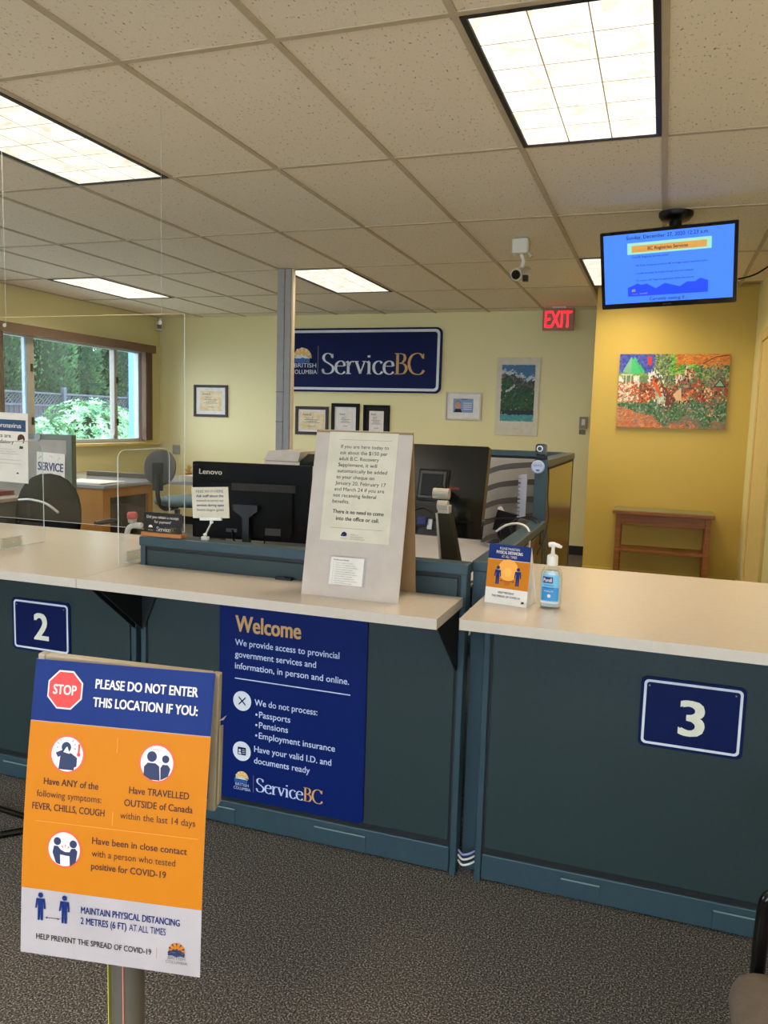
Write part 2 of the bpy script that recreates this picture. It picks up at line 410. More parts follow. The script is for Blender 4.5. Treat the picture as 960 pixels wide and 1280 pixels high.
for j in range(-4, 6):
    y = TY0+j*TL_
    if y > YB: continue
    for k in range(-6, 10):
        x0 = TX0+k*TW; x1 = x0+TW
        if x1 < XL or x0 > XRF or (x0 > -.75 and y > YA) or (x0 > .6 and y > 4.8): continue
        b = MB(); b.box(max(x0+.0125, XL), min(x1-.0125, XR if y > 4.8 else XRF), y-.0125, y+.0125, CEIL+.0005, CEIL+.006, seam_m); b.build('grid_tee', ceil)
# walls
mb = MB(); mb.box(XL-.15, -.64, YB, YB+.12, 0, CEIL+.03, wall_m); struct(mb.build('wall_back'))
WZ0, WZ1, WY0, WY1 = 1.055, 2.20, 1.2, 8.56
mb = MB()
mb.box(XL-.15, XL, YF, YB, 0, WZ0, wall_m); mb.box(XL-.15, XL, YF, YB, WZ1, CEIL+.03, wall_m)
mb.box(XL-.15, XL, YF, WY0, WZ0, WZ1, wall_m); mb.box(XL-.15, XL, WY1, YB, WZ0, WZ1, wall_m)
struct(mb.build('wall_left'))
mb = MB(); mb.box(-.64, XR+.12, YA, YB+.12, 0, CEIL+.03, alc_m); struct(mb.build('wall_alcove'))
rw_m = mat('pale_yellow_paint', (232, 216, 146), .5, noise=(1.5, .02)); mb = MB(); mb.box(XR, XR+.12, 4.8, YA, 0, CEIL+.03, rw_m); mb.box(XR, XRF+.12, 4.68, 4.8, 0, CEIL+.03, wall_m)
mb.box(XRF, XRF+.12, YF, 4.68, 0, CEIL+.03, wall_m); struct(mb.build('wall_right'))
mb = MB(); mb.box(XL-.15, XRF+.12, YF-.12, YF, 0, .25, wall_m); mb.box(XL-.15, XRF+.12, YF-.12, YF, 2.45, CEIL+.03, wall_m)
mb.box(XL-.15, -4.4, YF-.12, YF, .25, 2.45, wall_m); mb.box(2.3, XRF+.12, YF-.12, YF, .25, 2.45, wall_m); struct(mb.build('wall_front'))
w2 = struct(thing('added_window', 'w', 'w', (0, YF, 0))); del w2['label']; del w2['category']      # unseen shop-front glazing behind the camera, added to bring in more daylight
for x in (-4.4, -3.07, -1.73, -.40, .93, 2.25):
    b = MB(); b.box(x, x+.05, -.10, -.04, .25, 2.45, alu_m); b.build('mullion', w2)
for x in (-4.35, -3.02, -1.68, -.35, .98):
    b = MB(); b.box(x, x+1.27+.01, -.073, -.067, .25, 2.45, glass_m); b.build('pane', w2)
b = MB(); b.box(-40, 40, -60, YF-.12, -.12, -.02, mat('bounce_concrete', (226, 221, 212), .9)); struct(b.build('bounce_pavement'))  # added unseen ground, kept very pale to bounce daylight up to the ceiling
mb = MB(); mb.box(XL, -.64, YB-.012, YB, 0, .10, base_m); struct(mb.build('baseboard_back', bevel=.003))
mb = MB(); mb.box(-.64, XR, YA-.012, YA, 0, .10, alc_m); struct(mb.build('baseboard_alcove', bevel=.003))
mb = MB(); mb.box(XR-.014, XR, 4.8, YA-.013, 0, .10, sill_m); struct(mb.build('baseboard_right', bevel=.003))
mb = MB(); mb.box(XL, XL+.012, YF, YB-.013, 0, .10, base_m); struct(mb.build('baseboard_left', bevel=.003))
# door with casing in the right wall
dr = thing('door_1', 'cream door in the right wall', 'door', (XR, 6.0, 0)); del dr['label']; del dr['category']; struct(dr)
b = MB(); b.box(-.022, 0, -.08, 0, 0, 2.1, sill_m); b.build('door_casing', dr, bevel=.003)
b = MB(); b.box(-.022, 0, .90, .98, 0, 2.1, sill_m); b.build('door_casing', dr, bevel=.003)
b = MB(); b.box(-.022, 0, -.08, .98, 2.1, 2.18, sill_m); b.build('door_casing', dr, bevel=.003)
b = MB(); b.box(-.012, 0, .003, .897, .01, 2.097, sill_m); b.build('door_panel', dr, bevel=.002)
# window in the left wall
win = struct(thing('window_1', 'w', 'w', (XL, 0, 0))); del win['label']; del win['category']
def wframe(y0, y1, z0, z1, m, n='window_frame', x0=-.10, x1=-.03):
    b = MB(); b.box(x0, x1, y0, y1, z0, z1, m); b.build(n, win, bevel=.004)
wframe(WY0, WY1, WZ0, WZ0+.045, alu_m); wframe(WY0, WY1, WZ1-.045, WZ1, alu_m)
MUL = [(2.35, 2.45), (3.75, 3.85), (5.15, 5.25), (6.60, 6.70), (7.985, 8.045)]
for a, bb in MUL: wframe(a, bb, WZ0+.045, WZ1-.045, window_fr, 'mullion')
wframe(WY0, WY0+.04, WZ0+.045, WZ1-.045, alu_m, 'window_jamb'); wframe(8.45, WY1, WZ0+.045, WZ1-.045, alu_m, 'window_jamb')
ed = [WY0+.04]+[v for p in MUL for v in p]+[8.45]
for i in range(0, len(ed), 2):
    b = MB(); b.box(-.068, -.062, ed[i]-.002, ed[i+1]+.002, WZ0+.043, WZ1-.043, glass_m); b.build('pane', win)
b = MB(); b.box(-.052, -.035, 6.572, 6.598, WZ0+.05, WZ1-.05, mat('pale_blue_strip', (150, 190, 236), .4)); b.build('weather_strip', win)
for (yy, zz) in ((6.66, 1.85), (6.66, 1.30), (8.03, 1.80), (8.03, 1.30)):
    b = MB(); b.box(-.03, -.015, yy-.012, yy+.012, zz-.04, zz+.04, blackp_m); b.tube([(-.02, yy, zz), (-.012, yy+.05, zz-.012)], .006, blackp_m, 6); b.build('window_latch', win, bevel=.002)
b = MB(); b.box(-.15, .07, WY0-.05, WY1+.25, WZ0-.035, WZ0, sill_m); b.build('window_sill', win, bevel=.006)
b = MB(); b.lathe([(.0, 0), (.028, .0), (.03, .006), (.0, .01)], mat('grey_disc', (150, 150, 150), .5), 16, Matrix.Translation((-.028, 7.98, 1.13)) @ Matrix.Rotation(PI/2, 4, 'Y')); b.build('round_sticker', win)
# blinds
def blind_stack(label, y0, y1, z0, z1):
    t = thing('vertical_blind', label, 'blind', (XL+.04, y0, z0)); n = int((y1-y0)/.022)
    for i in range(n):
        b = MB(); yy = i*(y1-y0)/n
        b.box(-.022, .042, yy, yy+.006, 0, z1-z0, blind_m, Matrix.Rotation(0, 4, 'Z')); b.build('blind_slat', t)
    return t
blind_stack('stacked brown vertical blind at the right end of the window', 8.45, 8.60, 1.08, 2.17)
blind_stack('stacked brown vertical blind at the left edge, beside the first window mullion', 5.80, 6.20, 1.08, 2.17)
b = MB(); b.box(XL+.001, XL+.10, 1.0, 8.64, 2.168, 2.262, blind_m)
tag(b.build('blind_valance', bevel=.004), 'long brown fabric valance above the window on the left wall', 'valance')

# ================================================================== CEILING LIGHTS
def lens_mat(name, s, hot):
    m = bpy.data.materials.new(name); m.use_nodes = True; n = m.node_tree.nodes; l = m.node_tree.links
    b = n['Principled BSDF']; b.inputs['Base Color'].default_value = (.75, .73, .68, 1); b.inputs['Roughness'].default_value = .4
    tc = n.new('ShaderNodeTexCoord'); nz = n.new('ShaderNodeTexNoise'); nz.inputs['Scale'].default_value = 1.9; nz.inputs['Detail'].default_value = 2; nz.inputs['Distortion'].default_value = .5
    l.new(tc.outputs['Generated'], nz.inputs['Vector'])
    r = n.new('ShaderNodeValToRGB'); e = r.color_ramp.elements
    e[0].position = .3; e[0].color = (.62, .55, .43, 1); e[1].position = .62; e[1].color = (1, .95, .84, 1)
    oi = n.new('ShaderNodeObjectInfo')
    ad = n.new('ShaderNodeVectorMath'); ad.operation = 'ADD'; l.new(tc.outputs['Generated'], ad.inputs[0]); l.new(oi.outputs['Random'], ad.inputs[1])
    l.new(ad.outputs[0], nz.inputs['Vector'])
    l.new(nz.outputs['Fac'], r.inputs[0]); l.new(r.outputs[0], b.inputs['Emission Color']); b.inputs['Emission Strength'].default_value = s
    return m
LAB = {(4, 0): 'bright ceiling light panel overhead at the top right, the largest one', (0, 0): 'ceiling light panel cut off by the left edge of the photo',
       (0, 3): 'ceiling light panel just right of the grey ceiling post', (-4, 3): 'small far ceiling light panel near the window corner', (4, 3): 'ceiling light panel half hidden behind the hanging screen'}
black_tr = mat('black_fixture_trim', (16, 15, 14), .5)
cellv = None
for (k, j, s) in FIXTURES+FIXTURES_OUT:
    vis = (k, j) in LAB
    t = thing('ceiling_light', LAB.get((k, j), 'ceiling light panel outside the view'), 'light', (TX0+k*TW, TY0+j*TL_, CEIL), group='recessed ceiling light panels' if vis else 'ceiling lights outside the view')
    b = MB(); a = .0135; wd = .020
    b.box(a, a+wd, a, TL_-a, -.004, .02, black_tr); b.box(TW-a-wd, TW-a, a, TL_-a, -.004, .02, black_tr)
    b.box(a+wd, TW-a-wd, a, a+wd*.7, -.004, .02, black_tr); b.box(a+wd, TW-a-wd, TL_-a-wd*.7, TL_-a, -.004, .02, black_tr)
    b.build('frame', t)
    lm = lens_mat('lens_%d_%d' % (k+5, j+5), s, 0)
    x0, x1, y0, y1 = a+wd, TW-a-wd, a+wd*.7, TL_-a-wd*.7; cw, ch = (x1-x0)/3, (y1-y0)/6
    me = None
    for p in range(3):
        for q in range(6):
            if me is None:
                cb = MB(); g = .0022
                V = [(g, g, 0), (cw-g, g, 0), (cw-g, ch-g, 0), (g, ch-g, 0), (cw*.2, ch*.2, .008), (cw*.8, ch*.2, .008), (cw*.8, ch*.8, .008), (cw*.2, ch*.8, .008)]
                cb.add(V, [(0, 4, 5, 1), (1, 5, 6, 2), (2, 6, 7, 3), (3, 7, 4, 0), (4, 7, 6, 5)], lm, True)
                o = cb.build('lens_cell', t, (x0, y0, .002)); me = o.data
            else:
                o = bpy.data.objects.new('lens_cell', me); C.objects.link(o); o.parent = t
                o.location = (x0+p*cw, y0+q*ch, .002)
    b = MB(); b.box(x0, x1, y0, y1, .012, .018, mat('louver_shadow', (120, 96, 60), .6)); b.build('louver_back', t)
# exit sign
t = thing('exit_sign', 'red lit EXIT sign under the ceiling in front of the back wall', 'sign', (-1.10, 8.5, 2.39))
b = MB(); b.box(-.16, .16, 0, .045, 0, .225, exitw_m); b.build('housing', t, bevel=.006)
b = MB(); b.box(-.07, .07, .0, .045, .225, CEIL-2.39, white_m); b.build('ceiling_bracket', t, bevel=.003)
b = MB(); text(b, 'EXIT', 0, .03, .165, exit_m, width=.275, bold=.02, align='c', y=-.003); b.build('lettering', t)
# security camera
t = thing('security_camera', 'small white security camera hanging from the ceiling', 'camera', (-.97, 5.45, CEIL))
b = MB(); b.box(-.06, .05, -.05, .05, -.10, 0, white_m); b.build('mount_box', t, bevel=.012)
b = MB(); b.tube([(0, 0, -.09), (.02, 0, -.15), (0, -.01, -.2)], .014, white_m); b.tube([(.04, 0, -.08), (.075, -.02, -.12)], .012, silver_m); b.build('arm', t)
b = MB(); b.tube([(.03, .08, -.20), (-.015, -.08, -.245)], [.036, .042], silver_m, 18); b.build('camera_body', t, bevel=.003)
b = MB(); b.tube([(-.0155, -.079, -.245), (-.018, -.092, -.248)], [.032, .028], blackg_m, 18); b.build('lens', t)
b = MB(); b.box(.03, .065, -.09, -.05, -.29, -.25, blackp_m); b.build('sensor_block', t, bevel=.004)
# hanging TV
t = thing('hanging_screen', 'flat screen showing a lit blue queue display, hung from the ceiling', 'television', (-.01, 4.98, CEIL), math.radians(-7.7))
b = MB(); b.lathe([(.03, -.05), (.075, -.045), (.095, -.02), (.095, -.001)], blackp_m, 20); b.build('ceiling_plate', t)
b = MB(); b.tube([(0, 0, -.04), (0, 0, -.34)], .035, blackp_m, 14); b.box(-.1, .1, -.07, .03, -.4, -.26, blackp_m); b.build('mounting_pole', t)
TVM = Matrix.Translation((-.017, -.10, -.322)) @ Matrix.Rotation(math.radians(18.8), 4, 'X') @ Matrix.Rotation(math.radians(-1.2), 4, 'Y')
tv = MB(); tv.prism(rrect(-.3675, .3675, -.2175, .2175, .008), 0, .028, blackg_m, TVM); tv.prism(rrect(-.25, .25, -.17, .15, .03), .028, .055, blackp_m, TVM)
tvo = tv.build('screen_housing', t, bevel=.003)
sc = MB(); sc.box(-.348, .348, -.0012, 0, -.188, .2, screen_m); 
def tvp(mbx): mbx.v = [tuple(TVM @ Vector(p)) for p in mbx.v]; return mbx
tvp(sc).build('display', t)
dd = MB()
dd.flat(rrect(-.215, .235, .085, .148, .004), scr_ye, -.002); dd.box(-.19, .21, -.0028, -.002, .096, .132, scr_or)
text(dd, 'Sunday, December 27, 2020 12:23 a.m.', 0, .168, .020, scr_tx, width=.44, bold=.01, align='c', y=-.0026)
text(dd, 'BC Registries Services', .005, .105, .017, scr_tx, width=.215, align='c', y=-.0038, bold=.02)
text(dd, 'Using BC Registries Services online?', -.19, .064, .011, scr_tx, width=.20, y=-.003)
text(dd, 'The Public Computers at Service BC no longer support payments online', -.17, .018, .0095, scr_tx, width=.385, y=-.003)
text(dd, 'Consider accessing the website through your own computer', -.17, -.026, .0095, scr_tx, width=.315, y=-.003)
text(dd, 'The access to BC Registries applications will be discontinued', -.17, -.066, .0095, scr_tx, width=.315, y=-.003)
dd.box(-.216, .22, -.0026, -.002, -.150, -.118, scr_mt)
mt = [(-.216, -.118), (-.12, -.118), (-.0, -.118), (.06, -.118), (.22, -.118), (.22, -.086), (.18, -.07), (.15, -.088), (.11, -.085), (.07, -.110), (.02, -.094), (-.01, -.085), (-.06, -.112), (-.11, -.082), (-.14, -.088), (-.16, -.078), (-.19, -.09), (-.216, -.10)]
dd.flat([(a, max(b_, -.118)) for a, b_ in mt], scr_mt, -.0026)
bc_logo(dd, -.183, -.118, .022, wht_m, wht_m, wht_m, -.0032)
text(dd, 'British Columbia', -.19, -.140, .006, wht_m, width=.03, y=-.0032); text(dd, 'ServiceBC', -.15, -.140, .009, wht_m, width=.045, y=-.0032)
text(dd, 'Currently waiting: 0', 0, -.178, .017, scr_tx, width=.19, align='c', y=-.0026, bold=.01)
tvp(dd).build('screen_picture', t)
bb = MB(); text(bb, 'SAMSUNG', 0, -.207, .006, inkg_m, width=.045, align='c', y=-.0015); tvp(bb).build('bezel_lettering', t)
cable = MB(); P = crom([(.35, .06, -.38), (.45, .02, -.36), (.60, -.05, -.27), (.75, -.1, -.2), (1.0, -.15, -.0)], 6); cable.tube(P, .005, blackp_m, 6); cable.build('power_cable', t)
# ceiling post
t = thing('ceiling_post', 'grey metal power pole running from the desk behind the monitor up to the ceiling', 'post', (-3.11, 6.09, 0))
b = MB(); b.box(0, .066, 0, .07, 0, CEIL-.001, putty_m); b.build('left_cover', t, bevel=.004)
b = MB(); b.box(.070, .125, 0, .07, 0, CEIL-.001, putty_m); b.build('right_cover', t, bevel=.004)
b = MB(); b.box(.125, .138, .012, .06, 0, CEIL-.001, mat('post_edge_cream', (232, 214, 190), .3)); b.build('side_strip', t, bevel=.003)
for z in (1.37, 1.62): 
    b = MB(); b.box(-.001, .071, -.002, .0, z, z+.004, dark_m); b.build('knockout', t)
# motion sensor
t = thing('motion_sensor', 'small white motion sensor high in the far left room corner', 'sensor', (XL+.05, 8.77, 2.47), math.radians(45))
b = MB(); b.box(-.04, .04, -.02, .035, 0, .11, white_m); b.build('sensor_housing', t, bevel=.008)
b = MB(); b.box(-.028, .028, -.024, -.018, .02, .07, inkg_m); b.build('sensor_lens', t, bevel=.004)

# ================================================================== BACK WALL ITEMS
def framed(label, x0, x1, z0, z1, fm, fw, mat_m, pic, cat='picture frame', yw=YB, name='picture_frame', group=None):
    t = thing(name, label, cat, (x0, yw, z0), group=group); W_, H_ = x1-x0, z1-z0
    b = MB()
    b.box(0, fw, -.022, -.001, 0, H_, fm); b.box(W_-fw, W_, -.022, -.001, 0, H_, fm); b.box(fw, W_-fw, -.022, -.001, 0, fw, fm); b.box(fw, W_-fw, -.022, -.001, H_-fw, H_, fm)
    b.build('frame', t, bevel=.003)
    b = MB(); b.box(fw, W_-fw, -.008, -.002, fw, H_-fw, mat_m); b.build('mount_card', t)
    pic(t, W_, H_)
    return t
cert_m = ramp_mat('parchment_print', [(.35, (222, 190, 128)), (.65, (230, 220, 190))], 14, .7)
def cert(t, W_, H_, mx=.085, mz=.075, body=cert_m):
    b = MB(); b.box(mx, W_-mx, -.011, -.008, mz, H_-mz, body); b.build('certificate', t)
    d = MB(); cw = W_-2*mx
    text(d, 'Award', mx+cw*.12, H_-mz-.05, .026, pblue_m, width=cw*.35, y=-.0118)
    text(d, '2017', mx+cw*.25, H_-mz-.10, .03, inkg_m, width=cw*.3, y=-.0118)
    for q, wf in ((.42, .6), (.5, .45), (.58, .62), (.78, .3)):
        z = H_-mz-(H_-2*mz)*q-.01; d.flat([(W_/2-cw*wf/2, z), (W_/2+cw*wf/2, z), (W_/2+cw*wf/2, z+.006), (W_/2-cw*wf/2, z+.006)], inkg_m, -.0118)
    d.build('certificate_lettering', t)
mount_w = mat('white_mount', (226, 222, 216), .7); mount_k = mat('charcoal_mount', (34, 32, 32), .8, spec=.2)
framed('dark wood framed landscape certificate alone on the wall left of the grey post', -5.678, -5.188, 1.395, 1.795, frame_m, .032, mount_w, cert, group='framed certificates on the back wall')
framed('dark wood framed landscape certificate, left of three under the big blue sign', -4.245, -3.81, 1.215, 1.555, frame_m, .036, mount_w, lambda t, W_, H_: cert(t, W_, H_, .055, .06), group='framed certificates on the back wall')
framed('black framed portrait certificate with white mount, middle of three under the big blue sign', -3.77, -3.41, 1.20, 1.60, blackfr_m, .042, mount_w, lambda t, W_, H_: cert(t, W_, H_, .085, .09, paper_m), group='framed certificates on the back wall')
framed('black framed narrow certificate with dark mount, right of three under the big blue sign', -3.36, -3.03, 1.20, 1.588, blackfr_m, .022, mount_k, lambda t, W_, H_: cert(t, W_, H_, .075, .07, paper_m), group='framed certificates on the back wall')
def photo(t, W_, H_):
    b = MB(); b.box(.095, W_-.095, -.011, -.008, .085, H_-.075, mat('pale_blue_card', (120, 150, 190), .6)); b.build('photo_card', t)
    d = MB(); d.disc(.15, .165, .032, mat('portrait_skin', (196, 140, 108), .7), -.0118, 14, .042); d.flat([(.105, .088), (.2, .088), (.185, .125), (.12, .125)], ink_m, -.0118)
    d.disc(.15, .192, .034, inkg_m, -.0114, 12, .026)
    for i in range(4): d.flat([(.21, .12+i*.022), (.31, .12+i*.022), (.31, .128+i*.022), (.21, .128+i*.022)], paper_m, -.0118)
    d.flat([(.19, .23), (.26, .23), (.26, .238), (.19, .238)], ink_m, -.0118)
    d.build('photo_print', t)
framed('white framed small photo card between the big blue sign and mountain poster', -2.365, -1.945, 1.44, 1.755, mat('white_frame', (206, 196, 176), .4), .02, mount_w, photo)
# colour-attribute art
def strokes(mbx, W_, H_, fn, n, y, size, ang=None):
    if mbx.cols is None: mbx.cols = []
    for i in range(n):
        u, v = random.random(), random.random(); c = fn(u, v)
        if c is None: continue
        c, a = c; s1 = size*random.uniform(.6, 1.5); s2 = s1*random.uniform(.3, .6); aa = a+random.uniform(-.5, .5)
        dx, dz = math.cos(aa)*s1, math.sin(aa)*s1; ex, ez = -math.sin(aa)*s2, math.cos(aa)*s2
        x, z = u*W_, v*H_; P = [(x-dx-ex, z-dz-ez), (x+dx-ex, z+dz-ez), (x+dx+ex, z+dz+ez), (x-dx+ex, z-dz+ez)]
        P = [(min(max(a_, 0), W_), min(max(b_, 0), H_)) for a_, b_ in P]
        mbx.flat(P, art_m, y-i*1e-7)
        j = random.uniform(.8, 1.2); mbx.cols.append(tuple(min(1, q*j) for q in lin(c)))
# mountain poster
t = thing('mountain_poster', 'white bordered poster of a green mountain above a turquoise lake', 'poster', (-1.785, YB, 1.285), (0, 0, 0))
b = MB(); b.box(0, .475, -.012, -.001, 0, .855, mat('poster_border', (206, 194, 168), .35)); b.build('backing', t, bevel=.002)
def mtn(u, v):
    top = .80+.10*math.sin(u*5+.6)*.6+.03*math.sin(u*23)
    if v < .12: return ((70, 150, 150), 0) if v > .02 else ((110, 170, 160), 0)
    if v < .20: return ((18, 40, 34), 0)
    if v > top+.05: return ((60, 110, 150), 0)
    if v > top-.02: return ((190, 200, 205) if random.random() < .7 else (90, 120, 150), .2)
    if v > .62-.25*(u-.5)+.06*math.sin(u*9): return (random.choice([(60, 66, 60), (44, 52, 46), (96, 96, 84), (36, 58, 40)]), .8)
    if abs(v-(.55+.35*(u-.2))) < .02 and .15 < u < .6: return ((180, 184, 176), .8)
    return (random.choice([(26, 66, 34), (34, 84, 40), (20, 52, 32), (42, 92, 46)]), .6)
b = MB(); b.cols = []; strokes(b, .37, .62, mtn, 2600, -.0128, .014); 
b.v = [(x+.055, y, z+.155) for x, y, z in b.v]; b.build('poster_picture', t)
d = MB(); text(d, '* * *', .24, .06, .02, inkg_m, width=.05, align='c', y=-.0135); d.build('poster_mark', t)
# wall sign ServiceBC
t = thing('wall_sign', 'large blue ServiceBC sign with white border on the back wall', 'sign', (-4.40, YB, 1.733))
SW, SH = 1.976, .745
b = MB(); b.prism(rrect(0, SW, 0, SH, .07), -.03, -.002, navy_m); b.build('sign_board', t, bevel=.004)
b = MB()
P1 = rrect(.022, SW-.022, .022, SH-.022, .055); P2 = rrect(.052, SW-.052, .052, SH-.052, .035); n = len(P1)
b.add([(a, -.0325, c) for a, c in P1]+[(a, -.0325, c) for a, c in P2], [(i, (i+1) % n, (i+1) % n+n, i+n) for i in range(n)], wht_m); b.build('white_border', t)
b = MB(); bc_logo(b, .245, .395, .25, sun_m, wht_m, wave_m, -.0328, tcap=None)
text(b, 'BRITISH', .283, .285, .05, wht_m, width=.29, align='c', y=-.0328); text(b, 'COLUMBIA', .268, .208, .05, wht_m, width=.34, align='c', y=-.0328)
b.build('emblem', t)
b = MB(); b.box(.447, .453, -.0325, -.030, .21, .54, inkg_m)
serif(b, 'ServiceBC', .500, .212, .240, [wht_m]*7+[gold_m]*2, width=1.285, y=-.0325); b.build('lettering', t)
# wall switch / thermostat
t = thing('wall_thermostat', 'small grey control box with paper note beside the mustard wall', 'thermostat', (-.86, YB, 1.32))
b = MB(); b.box(0, .085, -.03, -.001, .06, .19, mat('putty_plastic', (140, 132, 110), .5)); b.build('box_body', t, bevel=.004)
b = MB(); b.box(.025, .06, -.034, -.029, .1, .165, white_m); b.build('dial_plate', t, bevel=.002)
b = MB(); b.box(.0, .065, -.012, -.001, 0, .055, mat('grey_plate', (110, 104, 84), .5)); b.build('lower_plate', t, bevel=.003)
b = MB(); b.box(XL+.20, XL+.31, YB-.012, YB-.001, .90, 1.02, mat('outlet_grey', (150, 150, 140), .5)); 
tag(b.build('wall_outlet', bevel=.003), 'small grey wall plate behind the grey office chair', 'outlet')
# painting on mustard wall
t = thing('painting', 'colourful garden painting with green roofed gazebo on the mustard wall', 'painting', (-.41, YA, 1.41))
PW, PH = .92, .655
b = MB(); b.box(0, PW, -.03, -.001, 0, PH, mat('canvas_edge', (150, 110, 70), .7)); b.build('canvas', t, bevel=.002)
def pcol(u, v):
    r = random.random
    if u > .3 and v < .85: v += .05*math.sin(u*17)+.035*math.sin(u*31+v*20)+random.uniform(-.03, .03); u += .03*math.sin(v*25)
    u = min(max(u, 0), 1)
    q = math.sin(u*13+3)*math.sin(v*19+1)
    if u > .4 and .2 < v < .8 and q > .55: return (random.choice([(96, 130, 84), (70, 96, 60), (180, 150, 110), (130, 90, 110)]), r()*3)
    if u > .4 and .2 < v < .7 and q < -.7: return (random.choice([(226, 196, 150), (214, 130, 70), (60, 50, 44)]), r()*3)
    if u < .33 and v > .62:
        if abs(u-.14)*2.2 < (.97-v) and v > .74: return ((60, 190, 110) if u > .13 else (120, 180, 140), 1.4)
        if v > .74: return (random.choice([(52, 66, 170), (70, 84, 190), (90, 100, 180)]), .8)
        if v > .7 and u < .26: return ((130, 180, 60), .1)
        return ((226, 226, 220) if int(u*22) % 3 == 0 else (110, 140, 90), 1.5)
    if .29 < u < .33 and v > .85: return ((220, 40, 50), 1.5)
    if u > .52 and v > .86-.25*abs(u-.72)*0: return (random.choice([(226, 130, 40), (214, 110, 36), (230, 160, 60)]), .3)
    if .48 < u < .75 and v > .76: return (random.choice([(110, 190, 50), (70, 150, 50), (150, 200, 70)]), .2)
    if .50 < u < .66 and .62 < v < .76: return (random.choice([(236, 232, 220), (50, 70, 70), (228, 220, 200), (200, 130, 60)]), 1.57)
    if .28 < u < .42 and .66 < v < .8: return (random.choice([(232, 228, 216), (90, 110, 90)]), 1.57)
    if v > .62: return (random.choice([(80, 120, 70), (100, 140, 90), (60, 90, 60), (130, 130, 120), (170, 180, 90)]), r()*3)
    if v > .34:
        if .42 < u < .47: return ((110, 60, 30), 1.5)
        if .34 < u < .46 and v < .52: return (random.choice([(220, 222, 214), (170, 190, 150)]), 1.5)
        if u < .2: return (random.choice([(230, 220, 200), (206, 80, 50), (90, 120, 70), (222, 150, 90)]), r()*3)
        return (random.choice([(180, 70, 30), (206, 90, 40), (150, 50, 30), (100, 54, 40), (222, 120, 60), (150, 80, 50), (190, 120, 80), (90, 110, 60), (226, 190, 150), (70, 60, 50), (120, 40, 40)] if u < .75 or r() < .5 else [(70, 110, 60), (110, 130, 80), (170, 60, 50)]), r()*3)
    if v < .30-.28*u*1.6: return (random.choice([(196, 130, 90), (220, 150, 100), (170, 120, 100), (226, 120, 50)]), .6)
    if v > .12: return (random.choice([(40, 110, 50), (60, 130, 70), (50, 90, 50), (96, 130, 90), (150, 170, 150), (110, 110, 90)]), r()*3)
    return (random.choice([(150, 120, 110), (120, 120, 100), (90, 130, 90), (190, 110, 70)]), .1)
b = MB(); b.cols = []; strokes(b, PW, PH, pcol, 11000, -.0306, .0105); b.build('brushwork', t)
def pdet(fn):
    d = MB(); fn(d); d.build('painted_detail', t)
ink2 = mat('dark_paint', (30, 40, 26), .6); gpaint = mat('green_roof_paint', (70, 196, 120), .5); gp2 = mat('light_green_roof_paint', (130, 190, 150), .5)
pdet(lambda d: d.flat([(.03, .50), (.10, .63), (.105, .48)], gp2, -.0325)); pdet(lambda d: d.flat([(.105, .48), (.10, .63), (.19, .49)], gpaint, -.0325))
for x in (.06, .10, .17): pdet(lambda d: d.box(x, x+.008, -.0330, -.0315, .36, .47, paper_m))
pdet(lambda d: d.box(.02, .12, -.033, -.0315, .465, .475, paper_m))
pdet(lambda d: d.box(.238, .242, -.033, -.0315, .55, .65, wood_m)); pdet(lambda d: d.flat([(.243, .56), (.275, .555), (.272, .63), (.243, .64)], red_m, -.0328))
pdet(lambda d: d.flat([(.80, .37), (.90, .37), (.85, .44)], ink2, -.0325)); pdet(lambda d: d.flat([(.815, .378), (.885, .378), (.85, .428)], gp2, -.0328))
pdet(lambda d: d.flat([(.29, .40), (.32, .41), (.385, .28), (.36, .28)], oran2_m, -.0325))
pdet(lambda d: d.flat([(.47, .30), (.50, .25), (.545, .25), (.535, .36)], mat('gable_paint', (232, 190, 140), .6), -.0325))
pdet(lambda d: d.tube([(.70, -.0325, .57), (.80, -.0325, .63), (.91, -.0325, .645)], .003, ink2, 5))
# console table
t = thing('console_table', 'small cherry wood console table with green top against the mustard wall', 'table', (-.375, 7.22, 0))
CW, CD, CH = .84, .36, .685
b = MB(); b.box(0, CW, 0, CD, CH-.035, CH-.002, wood_m); b.build('table_top', t, bevel=.004)
b = MB(); b.box(.01, CW-.01, .008, CD-.005, CH-.002, CH+.001, green_lam); b.build('top_inlay', t)
for x in (.03, CW-.075):
    for y in (.03, CD-.07):
        b = MB(); b.box(x, x+.045, y, y+.04, 0, CH-.035, wood_m); b.build('leg', t, bevel=.003)
b = MB(); b.box(.075, CW-.075, .035, .055, CH-.125, CH-.035, wood_m); b.build('apron', t, bevel=.002)
b = MB(); b.box(.075, CW-.075, CD-.06, CD-.04, CH-.105, CH-.035, wood_m); b.build('apron', t, bevel=.002)
b = MB(); b.box(.075, CW-.075, .035, CD-.045, .315, .34, wood_m); b.build('shelf', t, bevel=.002)

